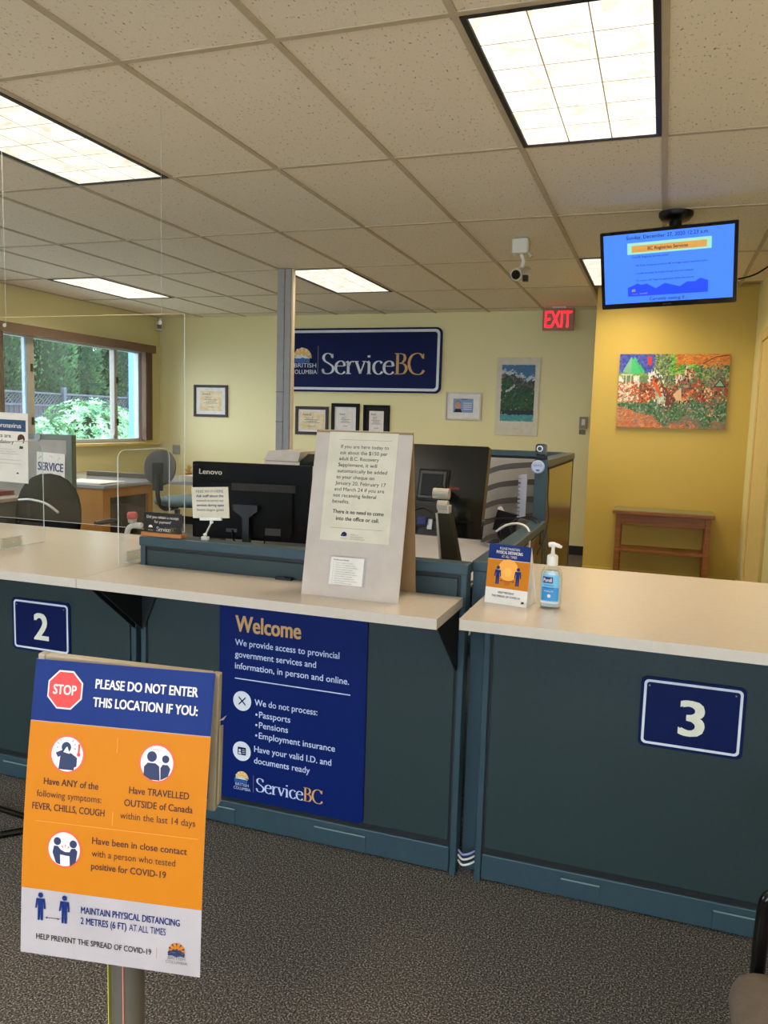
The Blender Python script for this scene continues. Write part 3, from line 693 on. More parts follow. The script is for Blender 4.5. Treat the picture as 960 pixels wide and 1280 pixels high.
# ================================================================== PARTITIONS
def partition(label, origin, rotz, L, H, covers=(), cap=True, fab=tealf_m, endcap=True, fabtop=None, posts=(True, True), back=None):
    t = thing('workstation_partition', label, 'partition', origin, rotz); t['kind'] = 'thing'; D = .055
    ft = fabtop if fabtop else H-.045
    b = MB(); b.box(.004, L-.004, .008, D-.008, .02, H-.03, dark_m); b.build('core', t)
    x0 = .022 if posts[0] else .004; x1 = L-.022 if posts[1] else L-.004
    if posts[0]: b = MB(); b.box(0, .020, 0, D, .0, H-(.03 if cap else 0), teal_m); b.build('end_post', t, bevel=.003)
    if posts[1]: b = MB(); b.box(L-.020, L, 0, D, .0, H-(.03 if cap else 0), teal_m); b.build('end_post', t, bevel=.003)
    b = MB(); b.box(x0+.006, x1-.006, .002, .012, .112, ft, fab); b.build('face_panel', t, bevel=.003)
    b = MB(); b.box(x0+.006, x1-.006, D-.012, D-.002, .112, ft, back or fab); b.build('face_panel', t, bevel=.003)
    b = MB(); b.box(x0, x1, -.001, D+.001, .012, .094, teal_m); r = b.build('base_raceway', t, bevel=.004)
    for (a, c) in covers:
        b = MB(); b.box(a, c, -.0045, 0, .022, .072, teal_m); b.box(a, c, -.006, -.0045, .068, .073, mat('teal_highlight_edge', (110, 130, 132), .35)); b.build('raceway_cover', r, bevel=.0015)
    if cap:
        b = MB(); b.box(-.003, L+.003, -.004, D+.004, H-.034, H, teal_m); b.build('top_cap', t, bevel=.005)
    return t
PY = 2.275
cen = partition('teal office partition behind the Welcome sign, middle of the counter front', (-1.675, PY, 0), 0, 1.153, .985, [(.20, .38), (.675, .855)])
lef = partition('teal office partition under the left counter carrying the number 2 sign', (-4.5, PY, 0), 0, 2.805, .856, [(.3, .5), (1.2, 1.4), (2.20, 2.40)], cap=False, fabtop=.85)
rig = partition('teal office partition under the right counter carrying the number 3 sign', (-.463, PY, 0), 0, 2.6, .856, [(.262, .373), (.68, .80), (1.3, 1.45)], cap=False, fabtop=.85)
ret = partition('low teal return partition running back between the two counters', (-.463, PY+.059, 0), PI/2, 1.145, .988, cap=True, fab=lam_m, back=tealf_m)
tal = partition('tall teal return partition with gold-brown side beside the black webcam', (-.463, 3.484, 0), PI/2, 1.07, 1.255, cap=True, fab=lam_m, back=mat('pale_grey_fabric', (160, 154, 146), .9))
far = partition('teal capped grey partition behind the stacked letter trays', (-1.75, 4.56, 0), 0, 1.225, 1.255, cap=True, fab=mat('pale_grey_fabric', (160, 154, 146), .9))
# dark teal filler between the end posts (gap)
t = thing('cable_bundle', 'white cables emerging at the floor between the two counter bases', 'cable', (-.495, PY+.03, .04))
b = MB()
for i, (z, m) in enumerate(((.0, white_m), (.018, white_m), (.034, mat('lilac_cable', (150, 150, 200), .5)))):
    b.tube(crom([(-.026, .0, z), (-.01, -.012, z-.006), (.01, -.012, z+.0), (.026, 0, z+.006)], 5), .0035, m, 6)
b.build('cable', t)
# worktops
def slab(label, pts, z0, z1, name='worktop'):
    t = thing(name, label, 'countertop', (0, 0, 0))
    b = MB(); b.prism(pts, z0, z1, top_m, axis='z'); 
    o = b.build('slab', t, bevel=.007, bseg=3)
    return t
WZ, WT = .857, .886
wl = slab('long beige laminate worktop of the left counter, above the number 2 sign', [(-4.6, 1.98), (-1.697, 1.98), (-1.697, 2.84), (-4.6, 2.84)], WZ, WT)
wc = slab('narrow beige laminate worktop above the Welcome sign', [(-1.694, 1.98), (-.531, 1.98), (-.531, PY-.004), (-1.672, PY-.004), (-1.672, PY-.003), (-1.694, PY-.003)], WZ, WT)
wr = slab('beige laminate worktop of the right counter, above the number 3 sign', [(-.478, 2.006), (2.2, 2.006), (2.2, 2.96), (-.458, 2.96), (-.458, PY+.055), (-.478, PY+.055)], WZ, WT)
def bracket(t, x, shade):
    b = MB(); T = [(2.03, WZ-.001), (PY-.001, WZ-.001), (PY-.001, WZ-.20)]
    b.prism(T, x-.003, x+.003, dark_m, axis='x'); b.build('bracket', t)
    if shade:
        b = MB(); b.prism([(x-.003, WZ-.001), (x+.09, WZ-.001), (x+.012, WZ-.19), (x-.003, WZ-.20)][::-1], PY-.006, PY-.001, dark_m); b.build('bracket_shade', t)  # dark plate stands in for the shading right of the bracket
bracket(wl, -1.70, False); bracket(wc, -1.668, True); bracket(wc, -.545, False)
# signs on the partitions
def num_sign(label, x0, x1, z0, z1, ch):
    t = thing('number_sign', label, 'sign', (x0, PY, z0), group='numbered counter signs'); W_, H_ = x1-x0, z1-z0
    b = MB(); b.prism(rrect(0, W_, 0, H_, .016), -.004, 0, navy_m); b.build('plate', t)
    b = MB(); P1 = rrect(.008, W_-.008, .008, H_-.008, .013); P2 = rrect(.015, W_-.015, .015, H_-.015, .008); n = len(P1)
    b.add([(a, -.0046, c) for a, c in P1]+[(a, -.0046, c) for a, c in P2], [(i, (i+1) % n, (i+1) % n+n, i+n) for i in range(n)], wht_m); b.build('white_border', t)
    b = MB(); text(b, ch, W_/2+.002, .048, .096, mat('cream_vinyl', (226, 222, 200), .5), width=.068, bold=.035, align='c', y=-.0046); b.build('numeral', t)
    for x in (.022, W_-.026):
        b = MB(); b.lathe([(.0025, 0), (.0025, .002)], inkg_m, 8, Matrix.Translation((x, -.004, H_-.025)) @ Matrix.Rotation(PI/2, 4, 'X')); b.build('screw', t)
num_sign('small blue sign with a white 2 on the left counter front', -2.238, -1.975, .520, .716, '2')
num_sign('small blue sign with a white 3 on the right counter front', -.012, .258, .515, .716, '3')
# welcome sign
WX0, WX1, WZ0_, WZ1_ = -1.358, -.830, .112, .850
t = thing('welcome_sign', 'tall blue Welcome information panel on the middle counter front', 'sign', (WX0, PY, WZ0_))
W_, H_ = WX1-WX0, WZ1_-WZ0_
b = MB(); b.prism(rrect(0, W_, 0, H_, .018), -.005, 0, blue_m); b.build('sign_board', t, bevel=.001)
b = MB(); y = -.0058
def wpx(px, pz): return (px, pz)
text(b, 'Welcome', .062, H_-.155, .053, gold_m, width=.240, bold=.03, y=y)
wl1 = mat('pale_blue_lettering', (196, 208, 236), .5)
text(b, 'We provide access to provincial', .060, H_-.203, .021, wl1, width=.375, bold=.012, y=y)
text(b, 'government services and', .060, H_-.243, .021, wl1, width=.295, bold=.012, y=y)
text(b, 'information, in person and online.', .060, H_-.283, .021, wl1, width=.41, bold=.012, y=y)
text(b, 'We do not process:', .135, H_-.400, .021, wl1, width=.228, bold=.012, y=y)
for i, (s_, wd_) in enumerate((('Passports', .115), ('Pensions', .107), ('Employment insurance', .275))):
    zz = H_-.440-.036*i; b.disc(.142, zz+.009, .004, wl1, y, 10); text(b, s_, .152, zz, .021, wl1, width=wd_, bold=.012, y=y)
text(b, 'Have your valid I.D. and', .135, H_-.561, .021, wl1, width=.28, bold=.012, y=y)
text(b, 'documents ready', .135, H_-.601, .021, wl1, width=.205, bold=.012, y=y)
b.build('lettering', t)
b = MB(); b.flat([(.060, H_-.318), (.475, H_-.318), (.475, H_-.3145), (.060, H_-.3145)], wl1, y); b.build('divider_line', t)
b = MB(); b.disc(.088, H_-.392, .034, wht_m, y, 28)
for sg in (1, -1): b.flat([(.088-.013, H_-.392-.013*sg-.003), (.088-.013, H_-.392-.013*sg+.003), (.088+.013, H_-.392+.013*sg+.003), (.088+.013, H_-.392+.013*sg-.003)][::sg], navy_m, y-.0005)
b.build('cross_icon', t)
b = MB(); b.disc(.088, H_-.567, .034, wht_m, y, 28); b.flat(rrect(.073, .104, H_-.580, H_-.553, .002), navy_m, y-.0005)
b.disc(.081, H_-.564, .0045, wht_m, y-.001, 10); b.flat([(.075, H_-.577), (.087, H_-.577), (.085, H_-.570), (.077, H_-.570)], wht_m, y-.001)
for i in range(3): b.flat([(.090, H_-.562-.006*i), (.101, H_-.562-.006*i), (.101, H_-.560-.006*i), (.090, H_-.560-.006*i)], wht_m, y-.001)
b.build('card_icon', t)
b = MB(); bc_logo(b, .090, .076, .050, sun_m, wht_m, wave_m, y); text(b, 'BRITISH', .090, .048, .010, wl1, width=.050, align='c', y=y); text(b, 'COLUMBIA', .090, .034, .010, wl1, width=.064, align='c', y=y)
b.flat([(.1325, .034), (.1340, .034), (.1340, .094), (.1325, .094)], inkg_m, y)
serif(b, 'ServiceBC', .143, .040, .047, [wl1]*7+[gold_m]*2, width=.245, y=y, wt=1.05); b.build('service_lettering', t)

# ================================================================== THINGS ON THE COUNTERS
# foam A-frame board
t = thing('folding_notice_board', 'tall beige foam board tent with a printed notice, standing on the worktop', 'notice board', (-.83, 2.10, WT))
lean = math.atan2(.095, .485); FM = Matrix.Rotation(-lean, 4, 'X')
BWd, BHt = .303, .494
b = MB(); b.box(-BWd/2, BWd/2, 0, .005, 0, BHt, foam_m, FM); b.build('front_board', t)
lb = math.atan2(.078, .485)
b = MB(); BM = Matrix.Translation((0, .175, 0)) @ Matrix.Rotation(lb, 4, 'X'); b.box(-BWd/2, BWd/2, -.005, 0, 0, BHt-.004, kraft_m, BM); b.build('back_board', t)
def fm(mbx, M_): mbx.v = [tuple(M_ @ Vector(p)) for p in mbx.v]; return mbx
b = MB(); b.box(-.108, .108, -.0012, 0, .165, .488, paper2_m); fm(b, FM).build('notice_sheet', t)
b = MB(); y = -.0020
for i, (s_, wd_) in enumerate((('If you are here today to', .150), ('ask about the $150 per', .149), ('adult B.C. Recovery', .125), ('Supplement, it will', .122), ('automatically be added', .156), ('to your cheque on', .120), ('January 20, February 17', .158), ('and March 24 if you are', .156), ('not receiving federal', .134), ('benefits.', .054))):
    text(b, s_, -.068-.0012*i, .440-.0182*i, .0105, ink_m, width=wd_, y=y)
text(b, 'There is no need to come', .005, .246, .0112, ink_m, width=.160, bold=.022, align='c', y=y)
text(b, 'into the office or call.', .005, .226, .0112, ink_m, width=.135, bold=.022, align='c', y=y)
b.flat([(-.075, .465), (.09, .465), (.09, .4658), (-.075, .4658)], inkg_m, y); b.flat([(-.078, .203), (.085, .203), (.085, .2038), (-.078, .2038)], inkg_m, y)
bc_logo(b, -.032, .184, .018, pblue_m, ink_m, pblue_m, y); text(b, 'British Columbia', -.032, .172, .003, inkg_m, width=.02, align='c', y=y)
for i, s_ in enumerate(('Ministry of', 'Social Development', 'and Poverty Reduction')): text(b, s_, -.012, .184-.006*i, .0036, inkg_m, width=(.024, .04, .045)[i], y=y)
fm(b, FM).build('notice_lettering', t)
b = MB(); b.box(-.070, .046, -.0008, 0, .035, .122, glass_m); b.box(-.066, .038, -.0018, -.0009, .038, .118, paper_m); fm(b, FM).build('small_sheet', t)
b = MB(); text(b, 'The Recovery Benefit', -.058, .108, .0042, ink_m, width=.05, bold=.02, y=-.0026)
for i in range(10): text(b, ('Visit the website and apply', 'Check your eligibility now', 'Call the phone line below')[i % 3], -.050, .100-.0065*i, .0032, inkg_m, width=.055+.008*((i*7) % 3), y=-.0026)
for i in range(10): b.disc(-.056, .1015-.0065*i, .0009, ink_m, -.0026, 6)
fm(b, FM).build('small_sheet_lettering', t)
b = MB(); b.box(-.137, -.119, -.0006, 0, .0, .0, paper_m) if 0 else None
# tent card
t = thing('tent_card', 'small orange and white distancing tent card beside the sanitizer bottle', 'card', (-.397, 2.228, WT), math.radians(-11))
tl = math.atan2(.022, .17); TM = Matrix.Rotation(-tl, 4, 'X'); TH, TWd = .172, .128
b = MB(); b.box(-TWd/2, TWd/2, 0, .0012, 0, TH, paper_m, TM)
BM = Matrix.Translation((0, .085, 0)) @ Matrix.Rotation(math.atan2(.061, .17), 4, 'X')
b.box(-TWd/2, TWd/2, -.0012, 0, 0, TH+.008, paper_m, BM)
b.prism([(.002, 0), (.083, 0), (.024, .165)][::1], -TWd/2+.006, TWd/2-.002, paper_m, axis='x'); b.build('folded_card', t)
b = MB(); b.box(-TWd/2, TWd/2, -.0007, 0, .129, TH, pblue_m); b.box(-TWd/2, TWd/2, -.0007, 0, .046, .1275, orange_m); fm(b, TM).build('colour_bands', t)
b = MB(); y = -.0014
text(b, 'PLEASE MAINTAIN', 0, .157, .0072, paper_m, width=.060, align='c', y=y); text(b, 'PHYSICAL DISTANCING', 0, .1455, .0082, paper_m, width=.080, bold=.03, align='c', y=y); text(b, 'AT ALL TIMES', 0, .1345, .0072, paper_m, width=.046, align='c', y=y)
text(b, 'HELP PREVENT', 0, .031, .0058, ink_m, width=.05, bold=.015, align='c', y=y); text(b, 'THE SPREAD OF COVID-19', 0, .020, .0058, ink_m, width=.086, bold=.015, align='c', y=y)
text(b, '2 METRES', .0, .062, .0032, brown_ink_m, width=.018, align='c', y=y-.0003); text(b, '(6 FEET)', .0, .057, .0032, brown_ink_m, width=.014, align='c', y=y-.0003)
bc_logo(b, .052, .011, .009, ink_m, ink_m, ink_m, y)
fm(b, TM).build('card_lettering', t)
b = MB(); b.disc(0, .100, .031, mat('pale_orange_print', (252, 170, 60), .6), -.0011, 26); b.disc(0, .094, .013, mat('paler_orange_print', (252, 184, 84), .6), -.0014, 20)
figure(b, -.030, .057, .053, pblue_m, -.0018); figure(b, .031, .057, .053, pblue_m, -.0018)
b.flat([(-.019, .0675), (.020, .0675), (.020, .0685), (-.019, .0685)], ink_m, -.0018)
for sg in (-1, 1): b.flat([(sg*.022, .068), (sg*.017, .0655), (sg*.017, .0705)][::sg], ink_m, -.0019)
fm(b, TM).build('pictogram', t)
# sanitizer
t = thing('sanitizer_bottle', 'clear pump bottle of hand sanitizer with blue label on the right worktop', 'bottle', (-.272, 2.252, WT), math.radians(-6))
b = MB(); b.lathe([(.020, 0), (.030, .004), (.031, .02), (.031, .085), (.029, .103), (.022, .116), (.012, .122), (.011, .128)], gel_m, 28, sx=1, sy=.68); b.build('bottle_body', t)
b = MB(); b.lathe([(.026, .005), (.0285, .02), (.0285, .082), (.020, .108)], mat('sanitizer_gel', (196, 206, 206), .1), 24, sx=.98, sy=.62); b.build('gel', t)
b = MB()
def lab_strip(z0, z1, m, y_=.0006, a0=-52, a1=52):
    V = []; N = 12
    for i in range(N+1):
        a = math.radians(-90+a0+(a1-a0)*i/N)
        for z in (z0, z1): V.append(((.031+y_)*math.cos(a), (.031+y_)*.68*math.sin(a), z))
    b.add(V, [(2*i, 2*i+2, 2*i+3, 2*i+1) for i in range(N)], m, True)
lab_strip(.018, .098, lab_m); lab_strip(.024, .062, lab2_m, .0010, -46, 50); lab_strip(.0165, .021, paper_m, .0012); lab_strip(.074, .092, mat('label_violet', (44, 34, 110), .4), .0011, -40, 16)
b.build('label', t)
cv = lambda x, y, z: (x, -.68*math.sqrt(max(.0337**2-x*x, 0))-.0004+(y+.0008)*.3, z)
b = MB(); text(b, 'Purell', -.006, .078, .0100, paper_m, width=.024, bold=.03, align='c'); b.build('brand_lettering', t, warp=cv)
b = MB(); text(b, 'ADVANCED', -.002, .066, .0042, pblue_m, width=.026, align='c'); text(b, 'HAND SANITIZER', -.002, .059, .0036, pblue_m, width=.030, align='c')
text(b, 'Refreshing Gel', -.002, .050, .0036, paper_m, width=.026, align='c'); b.disc(0, .038, .005, paper_m, -.0008, 12); b.build('label_lettering', t, warp=cv)
b = MB(); b.lathe([(.0145, .122), (.0155, .126), (.0155, .148), (.013, .152), (.006, .155), (.0048, .166), (.0048, .176)], white_m, 20); b.build('pump_collar', t)
b = MB(); b.tube(crom([(.012, 0, .180), (.0, 0, .182), (-.012, .0, .180), (-.024, .0, .176)], 4), [.0075]*6+[.006]*4+[.0045]*3, white_m, 12); b.lathe([(.006, .174), (.0075, .180), (.007, .185), (.003, .188)], white_m, 14); b.build('pump_head', t)
t['label'] = 'clear pump bottle of hand sanitizer with blue label on the right worktop'
# flip the pump spout towards the right
t.children[-1].rotation_euler = (0, 0, PI)
# black thing on the worktop
t = thing('pen_clip_base', 'flat black pen holder base lying on the worktop by the low partition', 'stationery', (-1.118, 2.262, WT))
b = MB(); b.prism(rrect(-.030, .030, -.010, .010, .008), 0, .008, blackp_m, axis='z'); b.build('base_pad', t, bevel=.002); b = MB(); b.lathe([(.006, .008), (.005, .011)], blackg_m, 10); b.build('socket', t)
# acrylic shields
def shield(label, X, y0, y1, z0, z1, feet, group='freestanding acrylic shields'):
    t = thing('acrylic_shield', label, 'shield', (X, y0, z0), group=group); L = y1-y0; Hh = z1-z0; r = .035
    P = [(0, 0), (L, 0)]+[(L-r+r*math.cos(math.radians(a)), Hh-r+r*math.sin(math.radians(a))) for a in range(0, 91, 15)]+[(r+r*math.cos(math.radians(a)), Hh-r+r*math.sin(math.radians(a))) for a in range(90, 181, 15)]
    b = MB(); b.prism(P, -.0025, .0025, acry_m, axis='x'); b.build('sheet', t)
    b = MB(); b.tube([(0, q[0], q[1]) for q in P[2:]+[P[0]]]+[], .0016, acry_e, 5); b.tube([(0, L, Hh-r), (0, L, 0)], .0016, acry_e, 5); b.build('polished_edge', t)
    for fy in feet:
        b = MB()
        for sg in (-1, 1): b.box(sg*.0045-.0015, sg*.0045+.0015, fy, fy+.10, 0, .04, acry_m)
        b.box(-.012, .012, fy, fy+.10, 0, .003, acry_e); b.tube([(0.006, fy, .04), (.006, fy+.10, .04)], .0012, acry_e, 4); b.tube([(0.006, fy+.05, .02), (.009, fy+.05, .02)], .003, acry_e, 6); b.build('foot', t)
    return t
shield('clear rounded acrylic shield standing at the end of the low partition', -1.731, 2.232, 2.53, WT, 1.278, [.04])
shield('clear rounded acrylic shield standing at the left end of the worktop', -2.298, 2.03, 2.506, WT, 1.286, [.26])
t = thing('hanging_acrylic_screen', 'large clear acrylic sheet hung above the left counter', 'screen', (-1.884, 2.86, .91))
b = MB(); b.box(-2.4, 0, 0, .004, 0, .905, acry_m); b.build('sheet', t)
b = MB(); b.tube([(-2.4, .002, .905), (0, .002, .905)], .0016, mat('acrylic_edge_gold', (190, 176, 120), .3), 5); b.tube([(0, .002, .905), (0, .002, 0)], .0016, acry_e, 5); b.tube([(0, .002, 0), (-2.4, .002, 0)], .0012, acry_e, 5); b.build('polished_edge', t)
for x in (-.11, -.93, -1.75):
    b = MB(); b.lathe([(.009, 0), (.009, .004)], silver_m, 10, Matrix.Translation((x, -.004, .87)) @ Matrix.Rotation(PI/2, 4, 'X')); b.tube([(x, .002, .87), (x, .002, CEIL-.91)], .0008, acry_e, 4); b.build('hanger', t)
# mask notice, taped to the hanging screen
t = thing('mask_notice', 'white coronavirus mask notice with blue band at the left edge', 'notice', (-2.736, 2.85, 1.075), (0, math.radians(1.0), 0))
b = MB(); b.box(-.175, .040, -.0015, 0, 0, .315, paper_m); b.build('sheet', t)
b = MB(); b.box(-.168, .028, -.0022, -.0015, .232, .284, mat('teal_blue_print', (16, 62, 104), .5)); b.build('title_band', t)
b = MB(); text(b, 'Coronavirus', .003, .248, .021, paper_m, width=.155, bold=.015, align='r', y=-.0028)
text(b, 'Masks are', -.056, .203, .017, ink_m, width=.120, bold=.015, align='r', y=-.0022); text(b, 'mandatory', -.040, .176, .017, ink_m, width=.132, bold=.015, align='r', y=-.0022)
for i, (zz, x1) in enumerate(((.148, -.05), (.138, -.03), (.128, -.015), (.100, -.005), (.084, .0))): text(b, 'within this public service office space at all times', x1, zz, .0045, inkg_m, width=.12, align='r', y=-.0022)
b.flat([(-.028, .04), (-.012, .04), (-.014, .046), (-.024, .047)], ink_m, -.0022); b.build('lettering', t)
b = MB(); Q = -.022; b.disc(.002, .222+Q, .0215, brown_ink_m, -.0022, 20, .021); b.flat([(-.016, .213+Q), (.016, .222+Q), (.012, .198+Q), (-.004, .192+Q), (-.014, .198+Q)], paper_m, -.0028)
b.flat([(.012, .2+Q), (.018, .205+Q), (.022, .222+Q), (.014, .222+Q)], brown_ink_m, -.003); b.flat([(-.008, .176+Q), (.014, .178+Q), (.014, .188+Q), (-.006, .190+Q)], brown_ink_m, -.003); b.build('mask_pictogram', t)
# receipt sign
t = thing('receipt_sign', 'small black receipt sign in a wooden base on the low partition', 'sign', (-1.674, 2.292, .985))
b = MB(); b.box(-.004, .158, -.010, .022, 0, .014, wood_mat('light_wood_base', (150, 92, 44), (182, 118, 62))); b.build('wooden_base', t, bevel=.002)
b = MB(); b.box(0, .152, .003, .0055, .008, .082, mat('black_gloss_card', (18, 15, 14), .3)); b.build('card', t)
b = MB(); y = .0022; text(b, 'Did you obtain a receipt', .077, .062, .0095, paper_m, width=.128, align='c', y=y); text(b, 'for payment?', .077, .046, .0095, paper_m, width=.066, align='c', y=y)
bc_logo(b, .028, .030, .017, paper_m, paper_m, paper_m, y); text(b, 'British Columbia', .028, .019, .003, paper_m, width=.02, align='c', y=y)
serif(b, 'ServiceBC', .052, .018, .0155, [paper_m]*7+[mat('dull_gold_print', (120, 96, 40), .5)]*2, width=.078, y=y); b.build('lettering', t)
# card holder (clip arm)
t = thing('clip_card_holder', 'small printed card on a clear clip arm in front of the black monitor', 'card holder', (-1.436, 2.305, .985))
b = MB(); b.box(-.012, .012, -.008, .008, 0, .012, mat('clear_plastic', (196, 192, 178), .2)); b.build('clamp_base', t, bevel=.002)
b = MB(); b.tube([(0, 0, .012), (.002, 0, .02), (.024, 0, .062)], .003, mat('clear_plastic', (196, 192, 178), .2), 8)
b.lathe([(.0, 0), (.006, .003), (.006, .009), (0, .012)], white_m, 12, Matrix.Translation((0, 0, .012))); b.lathe([(.0, 0), (.006, .003), (.006, .010), (0, .013)], white_m, 12, Matrix.Translation((.024, 0, .056))); b.build('arm', t)
b = MB(); HM = Matrix.Translation((.022, 0, .072)) @ Matrix.Rotation(math.radians(-3.5), 4, 'Y'); b.box(-.070, .070, 0, .003, .004, .108, paper2_m, HM); b.box(-.042, .040, -.003, .005, -.004, .006, white_m, HM); b.build('card', t)
b = MB(); y = -.0008
for i, s_ in enumerate(('FREE WI-FI HERE', 'Ask staff about the', 'network to access our', 'services during open', 'hours: bcgov guest')): text(b, s_, 0, .090-.0155*i, .0085, (pblue_m if i % 2 else inkg_m), width=.105, align='c', y=y, bold=.02)
fm(b, HM).build('card_lettering', t)

# ================================================================== STATION DESK
t = thing('corner_desk', 'pale desk surface behind the middle counter', 'desk', (0, 0, 0))
b = MB(); b.prism([(-2.6, 3.42), (-2.6, 2.86), (-1.69, 2.86), (-1.69, 2.34), (-.53, 2.34), (-.53, 4.54), (-1.35, 4.54), (-1.35, 3.42)], .715, .745, mat('pale_grey_laminate', (188, 184, 184), .35), axis='z'); b.build('desk_surface', t, bevel=.003)
for x, y in ((-2.55, 3.3), (-1.3, 3.5), (-1.3, 4.4), (-.6, 3.4)):
    b = MB(); b.box(x, x+.04, y, y+.04, 0, .715, blackp_m); b.build('leg', t)
# main monitor
t = thing('computer_monitor', 'wide black Lenovo monitor seen from behind, left of the foam board', 'monitor', (-1.668, 3.05, .745), math.radians(6.4))
b = MB(); b.prism(rrect(-.27, .27, .125, .458, .006), -.018, .012, blackm_m); b.build('screen_shell', t, bevel=.004)
b = MB(); b.prism(rrect(-.20, .20, .145, .37, .02), -.042, -.018, blackm_m); b.build('rear_housing', t, bevel=.008)
b = MB()
for i in range(60): x = -.075+.29*i/60; b.box(x, x+.0026, -.0450, -.042, .342, .374, mat('vent_grey', (44, 39, 30), .6))
g = b.build('vent_grille', t); g['kind'] = 'stuff'
b = MB(); text(b, 'Lenovo', -.238, .405, .0215, mat('silver_logo', (200, 190, 170), .4), width=.108, bold=.025, y=-.0195); b.build('brand_lettering', t)
b = MB(); b.prism([(-.012, .0), (.018, .0), (.018, .23), (.055, .26), (.055, .285), (-.055, .285), (-.055, .26), (-.012, .23)], -.075, -.045, blackp_m); b.build('stand_neck', t, bevel=.003)
b = MB(); b.prism(rrect(-.12, .12, -.14, .08, .02), 0, .01, blackm_m, axis='z'); b.build('stand_foot', t, bevel=.003)
b = MB(); b.tube(crom([(-.07, -.045, .17), (-.06, -.055, .13), (-.03, -.06, .11), (.0, -.05, .10)], 5), .004, blackm_m, 6); b.tube([(.07, -.02, .15), (.06, -.02, .01)], .003, blackm_m, 6); b.build('cable', t)
b = MB(); b.box(.08, .15, -.0435, -.042, .155, .185, mat('dim_label', (60, 58, 56), .6)); b.box(-.10, -.05, -.0435, -.042, .16, .175, mat('dim_label', (60, 58, 56), .6)); b.build('rating_label', t)
# second monitor on arm
t = thing('arm_monitor', 'glossy dark monitor seen from behind on a silver arm, right of the foam board', 'monitor', (-.860, 2.92, 1.142), (math.radians(-12.5), 0, math.radians(-5)))
b = MB(); b.prism(rrect(-.255, .250, -.172, .178, .006), -.004, .03, blackg_m); b.build('screen_shell', t, bevel=.004)
b = MB()
for i, s_ in enumerate((.062, .052, .042)): b.box(.045-s_, .045+s_, -.012-.008*i, -.004-.008*i, .02-s_, .02+s_, (blackp_m, mat('plate_edge', (70, 66, 54), .3), blackp_m)[i])
b.build('mount_plate', t, bevel=.002)
b = MB(); b.box(.02, .22, -.008, -.003, -.115, -.108, blackm_m); b.build('port_recess', t)
b = MB(); b.box(-.22, -.11, -.008, -.003, -.125, -.118, blackm_m); b.build('port_recess', t)
b = MB(); text(b, 'lenovo', .13, .008, .014, mat('dim_red_logo', (150, 50, 30), .4), width=.042, bold=.03, align='c', y=-.0055); b.build('brand_lettering', t)
b = MB(); b.box(.005, .04, -.03, -.004, -.135, -.105, mat('vga_blue', (28, 40, 110), .5)); b.box(.04, .06, -.012, -.004, -.15, -.11, silver_m); b.build('plug', t, bevel=.002)
t = thing('monitor_arm', 'silver and black monitor arm rising behind the low partition', 'monitor arm', (-.74, 2.78, .745))
b = MB(); b.tube([(-.035, 0, .400), (.024, 0, .400)], .020, silver_m, 18); b.build('tilt_joint', t, bevel=.004)
b = MB(); b.tube([(-.025, .02, .402), (-.04, .10, .405)], .02, blackp_m, 12); b.build('head_link', t)
b = MB(); b.tube([(-.012, -.02, .360), (.026, -.02, .360)], .018, silver_m, 16); b.box(-.010, .030, -.03, .02, .330, .360, silver_m); b.build('elbow_joint', t, bevel=.003)
b = MB(); b.prism([(-.008, .332), (.036, .332), (.105, .02), (.03, .02)][::-1], -.03, .02, mat('dark_olive_plastic', (40, 35, 18), .3)); b.build('lift_arm', t, bevel=.004)
b = MB(); b.prism([(-.016, .332), (-.009, .332), (.029, .02), (.020, .02)][::-1], -.035, .025, silver_m); b.build('arm_trim', t, bevel=.002)
b = MB(); b.lathe([(.06, 0), (.06, .02), (.03, .04), (.03, .06)], blackp_m, 20, Matrix.Translation((.09, .0, 0))); b.tube([(.10, .0, .05), (.15, .03, .08), (.17, .05, .02)], .028, blackp_m, 10); b.build('desk_clamp', t)
b = MB(); b.tube(crom([(.02, .08, .30), (.04, .02, .20), (.07, -.02, .12), (.11, -.05, .10)], 6), .004, blackp_m, 6); b.build('cable', t)
b = MB(); b.tube(crom([(-.17, .06, .26), (-.12, -.02, .32), (-.07, -.02, .345), (-.03, -.02, .33)], 6), .003, blackp_m, 6); b.tube([(-.16, .04, .27), (-.20, .02, .21)], .009, white_m, 8); b.build('cable', t)
# papers on desk
def papers(label, x, y, w_, d_, n=3, z=.745, rot=0, group='loose papers on the desk'):
    t = thing('paper_pile', label, 'paper', (x, y, z), rot, group=group)
    for i in range(n):
        b = MB(); a = random.uniform(-.06, .06); b.box(-w_/2, w_/2, -d_/2, d_/2, .0003+i*.003, .0003+i*.003+.0022, paper_m, Matrix.Rotation(a, 4, 'Z')); b.build('sheet', t)
papers('white papers under the left end of the black Lenovo monitor', -2.00, 3.12, .35, .22, 5)
papers('white papers in front of the black Lenovo monitor, behind the card clip', -1.56, 2.72, .30, .2, 4, rot=.1)
papers('crumpled white paper slip behind the low partition, right of the monitor arm', -.80, 3.45, .15, .10, 4, rot=.5)
